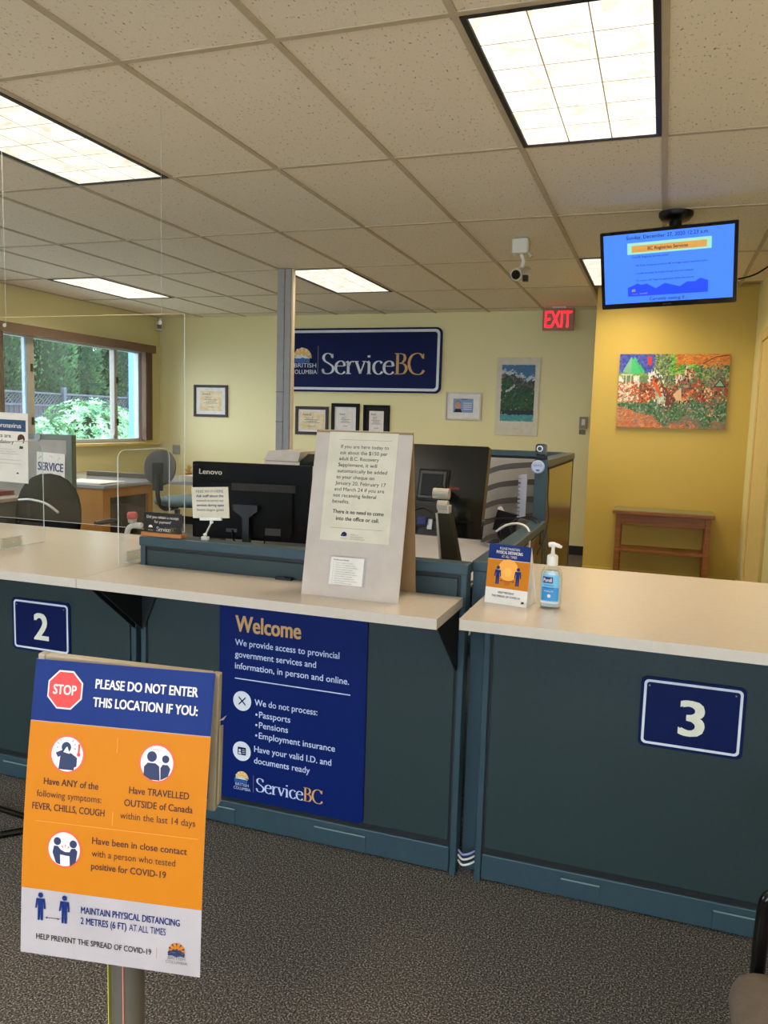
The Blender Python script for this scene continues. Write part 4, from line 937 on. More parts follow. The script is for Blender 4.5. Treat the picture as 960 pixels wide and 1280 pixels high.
# letter trays
t = thing('letter_trays', 'stack of smoky letter trays against the grey partition', 'letter tray', (-.86, 4.32, .745))
smoke = mat('smoky_plastic', (62, 56, 48), .3)
for i in range(5):
    z = .03+i*.09; b = MB(); pts = []
    V = []; N = 8
    for k in range(N+1):
        u = k/N; xx = -.02+.30*u; zz = z+.055*(u**.6)-.0
        for yy in (-.16, .12): V.append((xx, yy, zz)); V.append((xx, yy, zz+.005))
    F = []
    for k in range(N):
        a = 4*k; F += [(a, a+4, a+6, a+2), (a+1, a+3, a+7, a+5), (a, a+1, a+5, a+4), (a+2, a+6, a+7, a+3)]
    F += [(0, 2, 3, 1), (4*N, 4*N+1, 4*N+3, 4*N+2)]
    b.add(V, F, smoke, True); cr_ = crom([(-.03, z-.004), (.0, z+.030), (.08, z+.058), (.18, z+.072), (.27, z+.078), (.27, z+.05), (.16, z+.045), (.06, z+.025), (-.01, z-.004)], 3); b.prism(cr_[::-1], -.166, -.160, smoke); b.build('tray', t)
b = MB(); b.box(.0, .28, -.15, .10, .012, .02, paper_m); b.build('paper_in_tray', t)
b = MB(); b.box(.275, .295, -.16, .12, 0, .46, smoke); b.build('upright', t)
# white perforated strip, webcam, magnet
t = thing('wall_strip', 'white notched plastic strip fixed beside the tall teal post', 'strip', (-.590, 3.50, .985))
b = MB(); b.box(.012, .040, -.010, 0, 0, .20, mat('lilac_white_plastic', (150, 152, 168), .4))
for i in range(11): b.box(.002, .012, -.010, 0, .004+i*.018, .014+i*.018, mat('lilac_white_plastic', (150, 152, 168), .4))
b.build('notched_strip', t, bevel=.001)
t = thing('webcam', 'black webcam on top of the tall teal post with its cable hanging down', 'webcam', (-.495, 3.50, 1.255))
b = MB(); b.prism(rrect(-.022, .024, .022, .068, .012), -.03, .0, blackg_m); b.build('webcam_body', t, bevel=.004)
b = MB(); b.tube([(-.003, -.036, .047), (-.003, -.030, .047)], .013, silver_m, 18); b.tube([(-.003, -.038, .047), (-.003, -.035, .047)], .009, blackg_m, 16); b.build('lens', t)
b = MB(); b.box(-.02, .022, -.022, .03, 0, .022, blackp_m); b.build('clip', t, bevel=.004)
b = MB(); b.tube(crom([(.022, -.005, .02), (.037, -.01, -.06), (.040, -.03, -.16), (.052, -.06, -.25), (.045, -.12, -.33), (.038, -.25, -.38)], 6), .003, blackp_m, 6); b.build('cable', t)
t = thing('round_badge', 'round pale blue badge on the tall teal post below the webcam', 'badge', (-.503, 3.474, 1.222))
b = MB(); b.lathe([(.026, 0), (.030, .003), (.024, .007)], mat('pale_badge', (170, 184, 214), .3), 24, Matrix.Rotation(PI/2, 4, 'X')); b.build('badge_disc', t)
b = MB(); text(b, 'SERVICE', 0, .002, .009, wave_m, width=.036, align='c', y=-.0078); b.disc(0, -.014, .009, wave_m, -.0078, 12, .004); b.build('badge_print', t)
# card terminal on the desk edge
t = thing('desk_calculator', 'small black tilted desk display on a stand beside the white strip', 'device', (-.665, 3.62, .745))
b = MB(); b.prism([(-.055, .17), (.045, .15), (.06, .245), (-.035, .265)], -.0, .04, blackp_m); b.build('display_head', t, bevel=.004)
b = MB(); b.box(-.02, .03, .005, .035, .04, .16, blackp_m); b.build('stand', t, bevel=.003)
b = MB(); b.prism(rrect(-.06, .06, -.05, .08, .01), 0, .04, blackp_m, axis='z'); b.build('base', t, bevel=.004)
b = MB(); b.prism([(-.04, .255), (.0, .252), (-.02, .28), (-.035, .275)], .01, .012, paper_m); b.build('paper_slip', t)
# headset loop + cables over low partition
t = thing('coiled_headset', 'black headset loop resting beside the low return partition', 'headset', (-.60, 3.30, .745))
b = MB(); b.tube([(.03*math.cos(a), .0, .20+.038*math.sin(a)) for a in [i*PI/10 for i in range(-4, 15)]], .006, blackp_m, 8); b.tube([(.0, 0, .0), (.0, 0, .165)], .006, blackp_m, 6); b.build('headband', t)
t = thing('draped_cable', 'white and black cables draped over the low return partition', 'cable', (-.515, 3.12, .988))
for (m, dy, dz, r) in ((white_m, 0, .012, .0045), (blackp_m, .03, .006, .0035), (blackp_m, .30, .008, .003)):
    b = MB(); b.tube(crom([(-.10, dy+.06, -.02), (-.055, dy+.02, dz), (.0, dy, dz+.012), (.045, dy-.03, dz-.01), (.052, dy-.05, -.09)], 6), r, m, 8); b.build('cable', t)
b = MB(); b.tube(crom([(-.25, .28, -.01), (-.1, .3, .008), (0, .28, .012), (.042, .22, -.01), (.045, .18, -.09)], 6), .003, blackp_m, 6); b.build('cable', t)
t = thing('green_cable', 'thin green and grey cables hanging on the gold side of the return partition', 'cable', (-.455, 3.42, .92))
b = MB()
for i, m in enumerate((mat('green_cable_plastic', (60, 80, 56), .5), mat('grey_cable_plastic', (110, 104, 84), .5), blackp_m)): b.tube(crom([(0.006, .012*i, 0.03), (.010, .012*i-.01, -.1), (.008, .015*i-.03, -.25)], 5), .003, m, 6)
b.build('cable', t)
# printer
t = thing('printer', 'light grey office printer behind the black Lenovo monitor', 'printer', (-2.60, 5.3, 0))
b = MB(); b.box(-.20, .55, 0, .5, 0, .62, mat('printer_stand', (90, 88, 84), .5)); b.build('stand_cabinet', t, bevel=.004)
pw = mat('printer_grey', (206, 196, 184), .4)
b = MB(); b.box(-.20, .52, 0, .50, .62, 1.085, pw); b.build('printer_body', t, bevel=.012)
b = MB(); b.prism([(-.20, 1.087), (.08, 1.087), (.10, 1.16), (-.16, 1.16)], .0, .46, pw); b.prism([(.08, 1.087), (.52, 1.087), (.50, 1.12), (.10, 1.12)], .05, .46, pw); b.build('scanner_lid', t, bevel=.006)
b = MB(); b.add([(.10, -.012, 1.09), (.50, -.012, 1.09), (.50, .07, 1.145), (.13, .07, 1.145)], [(0, 1, 2, 3)], blackp_m); b.box(.10, .50, -.012, .07, 1.06, 1.09, blackp_m); b.build('control_panel', t)
b = MB(); b.add([(-.20, .1, 1.07), (-.26, .1, 1.09), (-.26, .3, 1.09), (-.20, .3, 1.07)], [(0, 1, 2, 3)], pw); b.build('paper_flap', t)

# ================================================================== LEFT OFFICE AREA
dsk_top = mat('blue_grey_laminate', (150, 152, 158), .15)
t = thing('window_desk', 'oak desk with a pale top along the window wall', 'desk', (-6.12, 5.98, 0))
b = MB(); b.prism([(0, 0), (1.33, 0), (1.33, .82), (2.6, .82), (2.6, 1.52), (0, 1.52)], .712, .74, dsk_top, axis='z'); b.build('desk_top', t, bevel=.004)
b = MB(); b.box(.25, 1.30, .02, .045, 0, .712, oak_m); b.build('front_panel', t, bevel=.003)
b = MB(); b.box(1.27, 1.30, .045, .12, 0, .712, oak_m); b.box(1.27, 1.30, .70, .78, 0, .712, oak_m); b.box(1.27, 1.30, .12, .70, .62, .712, oak_m); b.box(1.27, 1.30, .12, .70, 0, .05, oak_m); b.build('side_frame', t, bevel=.002)
b = MB(); b.box(1.25, 1.27, .12, .70, .05, .62, mat('dark_cubby', (40, 30, 22), .6)); b.build('side_panel', t)
b = MB(); b.box(2.55, 2.58, .84, 1.5, 0, .712, oak_m); b.build('end_panel', t)
papers('open pale binder papers lying on the oak window desk', -5.15, 6.25, .5, .35, 4, .74, group='papers on the window desk')
t = thing('desk_riser', 'low dark grey shelf on the oak window desk', 'shelf', (-5.75, 6.9, .74)); b = MB(); b.box(0, .85, 0, .05, 0, .05, mat('riser_grey', (88, 82, 66), .5)); b.build('riser_board', t, bevel=.003)
b = MB(); b.box(.8, .83, -.04, .05, 0, .07, blackp_m); b.build('riser_end', t)
t = thing('storage_box', 'cream box on the oak desk right of the grey chair', 'box', (-4.55, 6.85, .74)); b = MB(); b.box(0, .9, 0, .4, .0, .06, mat('cream_box', (176, 168, 146), .6)); b.build('box_body', t, bevel=.003); b = MB(); b.box(.35, .9, .05, .35, .06, .085, mat('dark_blue_folder', (34, 42, 70), .4)); b.build('blue_folder', t)
t = thing('small_plant', 'tiny yellow dried plant on the desk beside the black monitor', 'plant', (-4.72, 7.25, .74)); b = MB(); b.lathe([(.03, 0), (.04, .06)], wood_m, 12); b.build('pot', t)
b = MB()
for i in range(60):
    a = random.uniform(0, 2*PI); r = random.uniform(0, .05); z = .06+random.uniform(0, .09); b.tube([(0, 0, .06), (r*math.cos(a), r*math.sin(a), z)], .003, mat('dry_yellow_leaf', (190, 160, 90), .8), 4)
g = b.build('foliage', t); g['kind'] = 'stuff'
t = thing('recycling_bin', 'pale grey bin under the grey office chair area', 'bin', (-4.52, 7.4, 0)); b = MB(); b.lathe([(.13, 0), (.16, .38), (.165, .40)], mat('bin_grey', (150, 138, 124), .5), 20, sx=1.1, sy=.8); b.build('bin_body', t); b = MB(); b.lathe([(.17, .39), (.17, .41)], mat('bin_rim', (190, 180, 166), .5), 20, sx=1.1, sy=.8); b.build('rim', t)
# office chairs
def office_base(t, seatz, m=blackp_m):
    b = MB(); b.tube([(0, 0, .09), (0, 0, seatz-.04)], .025, m, 12); b.build('gas_column', t)
    for i in range(5):
        a = 2*PI*i/5+.3; b = MB(); b.tube([(0, 0, .11), (.28*math.cos(a), .28*math.sin(a), .075)], [.025, .016], m, 8)
        b.tube([(.28*math.cos(a), .28*math.sin(a)-.012, .029), (.28*math.cos(a), .28*math.sin(a)+.012, .029)], .028, m, 12); b.build('base_leg', t)
def pad(mb_, cx, cy, cz, sx, sy, sz, m, pw_=2.6, M_=None, nu=24, nv=12):
    V = []; F = []
    def sg(c, e_): return math.copysign(abs(c)**e_, c)
    for j in range(nv+1):
        ph = -PI/2+PI*j/nv
        for i in range(nu):
            th = 2*PI*i/nu; e_ = 2/pw_
            V.append((cx+sx*sg(math.cos(ph), .6)*sg(math.cos(th), e_), cy+sy*sg(math.cos(ph), .6)*sg(math.sin(th), e_), cz+sz*sg(math.sin(ph), .8)))
    for j in range(nv):
        for i in range(nu): a = j*nu+i; b_ = j*nu+(i+1) % nu; F.append((a, b_, b_+nu, a+nu))
    mb_.add(V, F, m, True, M_)
t = thing('grey_office_chair', 'office chair with rounded grey backrest and blue seat by the oak desk', 'chair', (-3.99, 5.95, 0), math.radians(8))
office_base(t, .62)
b = MB(); pad(b, .10, .02, .655, .27, .26, .045, tealc_m, 3.2); b.build('seat', t)
b = MB(); BM = Matrix.Translation((-.06, -.20, .955)) @ Matrix.Rotation(math.radians(-8), 4, 'X') @ Matrix.Rotation(PI/2, 4, 'X'); pad(b, 0, 0, 0, .145, .155, .035, greyf_m, 2.2, BM); b.build('backrest', t)
b = MB(); b.tube(crom([(0, 0, .60), (-.05, -.15, .60), (-.06, -.24, .70), (-.06, -.245, .90)], 5), .02, blackp_m, 8); b.build('back_support', t)
b = MB(); b.box(-.11, -.01, -.255, -.235, .76, 1.0, blackp_m); b.build('back_plate', t, bevel=.01)
t = thing('black_office_chair', 'black office chair with large rounded back behind the left counter', 'chair', (-3.70, 4.35, 0), math.radians(-12))
office_base(t, .45)
b = MB(); pad(b, 0, .05, .49, .26, .26, .05, blackf_m, 3); b.build('seat', t)
b = MB(); BM = Matrix.Translation((0.02, -.25, .72)) @ Matrix.Rotation(math.radians(-6), 4, 'X') @ Matrix.Rotation(PI/2, 4, 'X'); pad(b, 0, 0, 0, .33, .285, .03, blackf_m, 2.3, BM); b.build('backrest', t)
b = MB(); b.tube(crom([(-.20, -.30, .82), (-.05, -.32, .835), (.10, -.315, .82), (.20, -.30, .77)], 6), .008, silver_m, 8); b.build('back_rail', t)
for sg in (-1, 1):
    b = MB(); b.tube(crom([(sg*.24, .05, .46), (sg*.31, .05, .50), (sg*.31, .08, .68), (sg*.30, -.1, .69)], 5), .016, blackp_m, 8); b.build('armrest', t)
# left far partition with SERVICE poster
dg = mat('dark_sage_metal', (78, 90, 78), .45); gf = mat('pale_mauve_fabric', (158, 148, 142), .9)
t = thing('office_screen', 'sage framed grey office screen in front of the window', 'partition', (-5.52, 4.95, 0), math.radians(0))
b = MB(); b.box(0, 1.22, .005, .045, 0.02, 1.19, gf); b.build('screen_face', t)
b = MB(); b.box(-.003, 1.26, 0, .05, 1.185, 1.228, dg); b.build('top_cap', t, bevel=.003); b = MB(); b.box(1.205, 1.26, 0, .05, 0, 1.184, dg); b.build('end_post', t, bevel=.003)
b = MB(); b.box(-.003, .05, 0, .05, 0, 1.184, dg); b.build('end_post', t, bevel=.003)
t = thing('service_poster', 'white paper reading SERVICE pinned to the sage framed office screen', 'poster', (-4.60, 4.949, .845), (0, math.radians(2), 0))
b = MB(); b.box(0, .27, -.003, 0, 0, .245, paper_m); b.build('sheet', t)
b = MB(); text(b, 'SERVICE', .135, .105, .062, mat('faded_blue_print', (50, 56, 110), .6), width=.245, bold=.04, align='c', y=-.0040)
for (x, z, c, r) in ((.02, .19, ink_m, .6), (.12, .22, red_m, -.3), (.20, .19, inkg_m, .6), (.11, .04, inkg_m, .4), (.19, .03, ink_m, .6), (.02, .03, red_m, .5)): text(b, 'quality', x, z, .010, c, width=.036, rot=r, y=-.0040)
b.build('lettering', t)
t = thing('clear_file_holder', 'clear file holder with a blue binder on the office screen', 'file holder', (-4.86, 4.948, .86))
b = MB(); b.box(-.02, .10, -.06, -.001, 0, .03, acry_e); b.box(-.14, .10, -.06, -.056, 0, .20, acry_m); b.build('holder', t)
b = MB(); b.box(-.14, .02, -.05, -.01, .03, .27, mat('binder_navy', (54, 58, 92), .5)); b.build('binder', t); b = MB(); b.box(.022, .06, -.05, -.01, .03, .25, mat('binder_coral', (186, 140, 126), .6)); b.build('folder', t)
t = thing('round_screen_badge', 'round grey badge on the top cap of the sage office screen', 'badge', (-4.575, 4.945, 1.205)); b = MB(); b.lathe([(.028, 0), (.033, .003), (.028, .008)], mat('grey_badge', (112, 118, 128), .3), 20, Matrix.Rotation(PI/2, 4, 'X')); b.build('badge_disc', t)
# left back shelf unit at the very left edge
t = thing('low_shelf', 'pale shelf unit with a dark box at the left edge behind the counter', 'shelf', (-5.10, 3.95, 0))
b = MB(); b.box(0, .98, 0, .45, .79, .815, mat('shelf_top', (186, 176, 170), .4)); b.build('shelf_top', t, bevel=.003); b = MB(); b.box(.0, .94, .02, .43, .0, .30, mat('shelf_body', (92, 92, 94), .5)); b.box(.05, .93, .1, .4, .305, .785, mat('dark_grey_file', (70, 72, 74), .5)); b.build('file_box', t, bevel=.003)
t = thing('red_folder', 'dull red folder lying on the pale shelf at the left edge', 'folder', (-4.62, 4.13, .816)); b = MB(); b.box(0, .35, 0, .25, 0, .03, mat('dull_red', (120, 50, 54), .6)); b.build('cover', t, bevel=.002); b = MB(); b.box(.005, .345, -.003, .0, .004, .026, paper_m); b.build('pages', t)
# red capped dispenser on a small desk
t = thing('tape_dispenser', 'small white dispenser with a red knob behind the left worktop', 'dispenser', (-2.235, 2.98, .7452)) 
b = MB(); b.tube(crom([(-.03, 0, .0), (-.028, 0, .12), (.0, 0, .155), (.05, 0, .16)], 5), .012, white_m, 10); b.build('arm', t)
b = MB(); b.lathe([(.010, .165), (.018, .17), (.020, .185)], mat('pale_neck', (190, 170, 160), .4), 16); b.build('neck', t); b = MB(); b.lathe([(.020, .186), (.023, .19), (.023, .208), (.018, .216)], mat('red_knob', (196, 60, 56), .4), 18); b.build('knob', t)
b = MB(); b.prism(rrect(-.06, .1, -.04, .04, .01), 0, .012, white_m, axis='z'); b.build('base', t)

# ================================================================== STOP SIGN STAND
t = thing('stop_notice_stand', 'floor stand holding the orange and blue STOP notice in front of the counter', 'sign stand', (-.735, .955, 0), math.radians(10))
b = MB(); b.lathe([(.17, 0), (.17, .012), (.06, .03), (.03, .035)], chrome_m, 32); b.build('base', t)
polem = mat('bronze_grey_pole', (132, 124, 112), .3, metal=.6)
b = MB(); b.tube([(.004, 0, .03), (.004, 0, .90)], .0245, polem, 28); b.build('pole', t)
b = MB(); b.box(-.0262, -.0248, -.008, .004, .1, .80, mat('yellow_pole_line', (196, 186, 90), .4)); b.box(.008, .0095, -.0262, -.0245, .1, .80, mat('pink_pole_line', (226, 130, 104), .4)); b.build('belt_slot_lines', t)
clr = mat('taupe_clear_frame', (176, 162, 138), .25)
HW, HH, HZ = .286, .212, .830
HFM = Matrix.Translation((.002, .002, HZ-.008)) @ Matrix.Rotation(math.radians(1.0), 4, 'X') @ Matrix.Rotation(math.radians(2.0), 4, 'Y')
b = MB(); f_ = .012
b.box(-HW/2, -HW/2+f_, -.004, .010, 0, HH, clr); b.box(HW/2-f_, HW/2, -.004, .010, 0, HH, clr); b.box(-HW/2+f_, HW/2-f_, -.004, .010, 0, f_, clr); b.box(-HW/2+f_, HW/2-f_, -.004, .010, HH-f_, HH, clr)
fm(b, HFM).build('holder_frame', t, bevel=.002)
b = MB(); b.box(-HW/2+f_, HW/2-f_, .004, .006, f_, HH-f_, glass_m); fm(b, HFM).build('clear_window', t)
b = MB(); b.box(HW/2+.001, HW/2+.004, .000, .010, .01, .13, clr); b.add([(HW/2, 0, .14), (HW/2+.010, .006, .148), (HW/2+.004, .01, .138)], [(0, 1, 2)], white_m); fm(b, HFM).build('side_clip', t)
# sheet (slightly bowed)
SWd, SHt = .279, .432
SM = Matrix.Translation((.013, -.020, .607)) @ Matrix.Rotation(math.radians(0), 4, 'X')
def bow(x, y, z):
    u = 1-z/SHt    # 0 top .. 1 bottom
    yy = y-.056*u-.010*math.sin(PI*u)
    p = SM @ Vector((x-.006*math.sin(PI*u*.9)*0, yy-.004*math.cos(x*20)*u*.0, z*.992))
    return (p.x, p.y, p.z)
def grid(mb_, x0, x1, z0, z1, y0, m, th=0, n=12):
    for i in range(n):
        a = z0+(z1-z0)*i/n; c = z0+(z1-z0)*(i+1)/n
        if th: mb_.box(x0, x1, y0, y0+th, a, c, m)
        else: mb_.flat([(x0, a), (x1, a), (x1, c), (x0, c)], m, y0)
b = MB(); grid(b, -SWd/2, SWd/2, 0, SHt, 0, mat('notice_white', (178, 166, 166), .6), .0008, 24); b.build('notice_sheet', t, warp=bow)
b = MB(); grid(b, -SWd/2, SWd/2, .344, SHt, -.0004, pblue_m, 0, 6); grid(b, -SWd/2, SWd/2, .099, .343, -.0004, orange_m, 0, 14); b.build('colour_bands', t, warp=bow)
b = MB(); y = -.0009; R8 = .0275; cxs, czs = -.089, .391
for (rr, m_, yy) in ((R8, paper_m, y), (R8-.0022, red_m, y-.0003)):
    b.flat([(cxs+rr/math.cos(PI/8)*math.cos(PI/8+k*PI/4), czs+rr/math.cos(PI/8)*math.sin(PI/8+k*PI/4)) for k in range(8)], m_, yy)
text(b, 'STOP', cxs, czs-.0065, .0135, paper_m, width=.037, bold=.03, align='c', y=y-.0006)
b.build('stop_octagon', t, warp=bow)
b = MB()
text(b, 'PLEASE DO NOT ENTER', .037, .397, .0130, paper_m, width=.158, bold=.032, align='c', y=y); text(b, 'THIS LOCATION IF YOU:', .037, .371, .0130, paper_m, width=.161, bold=.032, align='c', y=y)
for s_, x, z, wd_, bo in (('Have ANY of the', -.068, .254, .086, .022), ('following symptoms:', -.070, .2355, .102, .004), ('FEVER, CHILLS, COUGH', -.070, .217, .114, .022),
        ('Have TRAVELLED', .068, .254, .091, .022), ('OUTSIDE of Canada', .068, .2355, .104, .022), ('within the last 14 days', .068, .217, .114, .004)):
    text(b, s_, x, z, .0095, brown_ink_m, width=wd_, bold=bo, align='c', y=y)
for s_, z, wd_, bo in (('Have been in close contact', .176, .145, .022), ('with a person who tested', .1575, .128, .004), ('positive for COVID-19', .139, .115, .022)): text(b, s_, -.030, z, .0095, brown_ink_m, width=wd_, bold=bo, y=y)
text(b, 'MAINTAIN PHYSICAL DISTANCING', -.044, .0715, .0098, pblue_m, width=.152, bold=.018, y=y); text(b, '2 METRES (6 FT)', -.044, .0555, .0098, pblue_m, width=.071, bold=.018, y=y); text(b, 'AT ALL TIMES', .031, .0555, .0098, pblue_m, width=.056, y=y)
text(b, 'HELP PREVENT THE SPREAD OF COVID-19', -.114, .024, .0082, ink_m, width=.180, bold=.016, y=y)
b.build('lettering', t, warp=bow)
b = MB(); lr = mat('faint_divider', (236, 142, 40), .6)
b.flat([(-.001, .205), (.0, .205), (.0, .330), (-.001, .330)], lr, y); b.flat([(-.12, .1995), (.13, .1995), (.13, .2005), (-.12, .2005)], lr, y); b.build('divider_line', t, warp=bow)
def ringd(x, z, r): b.disc(x, z, r, oran2_m, y, 30); b.disc(x, z, r*.90, mat('icon_white', (228, 216, 210), .6), y-.0003, 30)
dk = mat('dark_navy_print', (30, 40, 78), .6)
b = MB(); X_, Z_ = -.077, .300; ringd(X_, Z_, .0275); b.disc(X_-.002, Z_+.010, .0075, dk, y-.0006, 16)
b.flat([(X_-.012, Z_-.022), (X_+.012, Z_-.022), (X_+.013, Z_-.002), (X_+.006, Z_+.002), (X_-.010, Z_+.001)], dk, y-.0006); b.flat([(X_-.018, Z_+.001), (X_-.014, Z_-.005), (X_+.001, Z_+.003), (X_-.003, Z_+.008)], dk, y-.0008)
b.flat([(X_-.006, Z_+.003), (X_+.004, Z_+.001), (X_+.0, Z_+.011), (X_-.002, Z_+.010)], paper_m, y-.0009); b.flat([(X_+.012, Z_-.018), (X_+.016, Z_-.016), (X_+.016, Z_-.004), (X_+.013, Z_-.002)], dk, y-.0007)
for a in (20, 45, -5, 160, 135, 185): aa = math.radians(a); b.flat([(X_-.002+.011*math.cos(aa), Z_+.010+.011*math.sin(aa)), (X_-.002+.015*math.cos(aa-.05), Z_+.010+.015*math.sin(aa-.05)), (X_-.002+.015*math.cos(aa+.05), Z_+.010+.015*math.sin(aa+.05))], dk, y-.0006)
b.flat(rrect(X_+.0165, X_+.0195, Z_+.001, Z_+.016, .0012), red_m, y-.0006); b.disc(X_+.018, Z_+.001, .0028, red_m, y-.0006, 12); b.build('symptom_icon', t, warp=bow)
b = MB(); X_, Z_ = .062, .300; ringd(X_, Z_, .0275)
b.disc(X_-.008, Z_+.009, .0075, dk, y-.0006, 16); b.flat([(X_-.019, Z_-.018), (X_-.008, Z_-.0235), (X_+.006, Z_-.0235), (X_+.004, Z_-.004), (X_-.002, Z_+.000), (X_-.014, Z_+.000), (X_-.019, Z_-.006)], dk, y-.0006)
b.disc(X_+.013, Z_+.007, .0055, dk, y-.0006, 14); b.flat([(X_+.007, Z_-.023), (X_+.018, Z_-.017), (X_+.021, Z_-.006), (X_+.017, Z_-.001), (X_+.009, Z_-.001), (X_+.006, Z_-.006)], dk, y-.0006)
text(b, 'borderline', X_, Z_+.0185, .0022, oran2_m, width=.014, align='c', y=y-.0006); b.build('travel_icon', t, warp=bow)
b = MB(); X_, Z_ = -.073, .163; ringd(X_, Z_, .0275)
b.disc(X_-.011, Z_+.011, .0058, dk, y-.0006, 14); b.disc(X_+.014, Z_+.009, .0058, dk, y-.0006, 14)
b.flat([(X_-.018, Z_-.006), (X_-.012, Z_-.021), (X_-.005, Z_-.023), (X_-.006, Z_-.008), (X_+.005, Z_-.009), (X_+.005, Z_-.005), (X_-.005, Z_-.001), (X_-.010, Z_+.004), (X_-.016, Z_+.004)], dk, y-.0006)
b.flat([(X_+.010, Z_-.024), (X_+.019, Z_-.017), (X_+.021, Z_-.001), (X_+.017, Z_+.003), (X_+.011, Z_+.002), (X_+.009, Z_-.003), (X_-.001, Z_-.004), (X_-.001, Z_-.008), (X_+.009, Z_-.009)], dk, y-.0007)
for a in (50, 90, 130): aa = math.radians(a); b.flat([(X_+.002+.004*math.cos(aa), Z_-.002+.004*math.sin(aa)), (X_+.002+.009*math.cos(aa-.1), Z_-.002+.009*math.sin(aa-.1)), (X_+.002+.009*math.cos(aa+.1), Z_-.002+.009*math.sin(aa+.1))], red_m, y-.0006)
b.build('contact_icon', t, warp=bow)
b = MB(); figure(b, -.108, .053, .042, pblue_m, y-.0003); figure(b, -.070, .053, .042, pblue_m, y-.0003); b.flat([(-.098, .0578), (-.079, .0578), (-.079, .0586), (-.098, .0586)], dk, y-.0003)
for sg in (-1, 1): b.flat([(-.0885+sg*.0115, .0582), (-.0885+sg*.008, .0565), (-.0885+sg*.008, .0599)][::sg], dk, y-.0004)
b.build('distancing_icon', t, warp=bow)
b = MB(); bc_logo(b, .104, .034, .0255, orange_m, dk, dk, y); text(b, 'BRITISH', .104, .0215, .0045, inkg_m, width=.026, align='c', y=y); text(b, 'COLUMBIA', .104, .0155, .0045, inkg_m, width=.033, align='c', y=y)
b.flat([(.0735, .020), (.0740, .020), (.0740, .036), (.0735, .036)], orange_m, y); b.build('emblem', t, warp=bow)

# ================================================================== GUEST CHAIRS
def guest_chair(label, loc, rot):
    t = thing('guest_chair', label, 'chair', loc, rot); tm = mat('black_enamel_tube', (8, 8, 9), .12)
    for sg in (-1, 1):
        b = MB(); Yv = sg*.27; r = .05
        P = [(.50, Yv, .0125), (-.20, Yv, .0125)]
        P = crom([(.48, Yv, .0135), (.2, Yv, .0135), (-.0, Yv, .0135), (-.02, Yv, .02), (-.03, Yv, .06), (-.03, Yv, .30), (-.03, Yv, .56), (-.012, Yv, .612), (.05, Yv, .632), (.20, Yv, .632), (.44, Yv, .63)], 5)
        b.tube(P, .0125, tm, 12); b.build('side_frame', t)
    b = MB(); b.tube([(.48, -.27, .0135), (.48, .27, .0135)], .0125, tm, 10); b.tube([(.0, -.27, .40), (.0, .27, .40)], .0125, tm, 10); b.build('cross_bar', t)
    b = MB(); pad(b, .19, 0, .458, .275, .262, .05, tanf_m, 9); b.build('seat', t)
    b = MB(); BM = Matrix.Translation((.475, 0, .68)) @ Matrix.Rotation(math.radians(80), 4, 'Y'); pad(b, 0, 0, 0, .18, .24, .03, tanf_m, 4, BM); b.build('backrest', t)
    return t
guest_chair('taupe chair with black tube arm cut off at the lower right corner', (.247, 1.165, 0), 0)
b = MB(); bt = mat('black_enamel_tube', (8, 8, 9), .12)
t = thing('sled_rack', 'black tube sled feet on the carpet at the left edge, behind the stop notice stand', 'rack', (-1.96, 1.92, 0))
b.tube([(-.22, .15, .012), (.10, .12, .012)], .010, bt, 10); b.build('foot_tube', t)
b = MB(); b.tube([(.10, .12, .012), (-.14, -.12, .012)], .012, bt, 10); b.build('foot_tube', t)
b = MB(); b.tube([(-.22, .15, .012), (-.14, -.12, .012)], .012, bt, 10); b.tube([(-.2, 0, .012), (-.2, 0, .5)], .012, bt, 10); b.build('upright_tube', t)

# ================================================================== OUTSIDE
GZ = -.15
grass = ramp_mat('asphalt_and_grass', [(.4, (120, 128, 128)), (.6, (140, 146, 140))], 3, .9)
b = MB(); b.box(-40, XL-.16, -12, 45, GZ-.1, GZ, grass); struct(b.build('ground_outside'))
# pillar outside
t = thing('porch_post', 'white post just outside the right part of the window, with daylight blue in its colour', 'post', (-6.62, 8.90, GZ)); b = MB(); b.box(-.1, .0, 0, .19, 0, 3.2, mat('daylight_blue_white', (112, 160, 226), .6)); b.build('post_shaft', t, bevel=.006); b = MB(); b.box(-.12, .02, -.02, .21, 0, .12, mat('daylight_blue_white', (112, 160, 226), .6)); b.build('post_base', t)  # white post, the blue of the daylight is put into its colour
# fence with lattice (each board a part)
FX = -14.0; fence_m = mat('weathered_fence_wood', (78, 82, 92), .8, noise=(4, .15)); fence_d = mat('weathered_fence_wood_dark', (62, 60, 70), .8, noise=(4, .15))
t = thing('garden_fence', 'grey board fence with a lattice top behind the bushes outside the window', 'fence', (FX, 9.0, GZ))
bd = None
for i in range(76):
    if bd is None:
        b = MB(); b.box(0, .02, 0, .135, 0, 1.70, fence_d); o = b.build('board', t, (0, 0, 0)); bd = o.data
    else: o = bpy.data.objects.new('board', bd); C.objects.link(o); o.parent = t
    o.location = (random.uniform(-.004, .004), i*.15, 0)
for i in range(5):
    b = MB(); b.box(.02, .11, 0, .09, 0, 2.16, fence_m); b.build('fence_post', t, (0, 1.8+i*2.55, 0))
b = MB(); b.box(-.01, .05, 0, 11.4, 1.97, 2.01, fence_m); b.build('rail', t); b = MB(); b.box(-.01, .05, 0, 11.4, 1.68, 1.72, fence_m); b.build('rail', t)
b = MB()
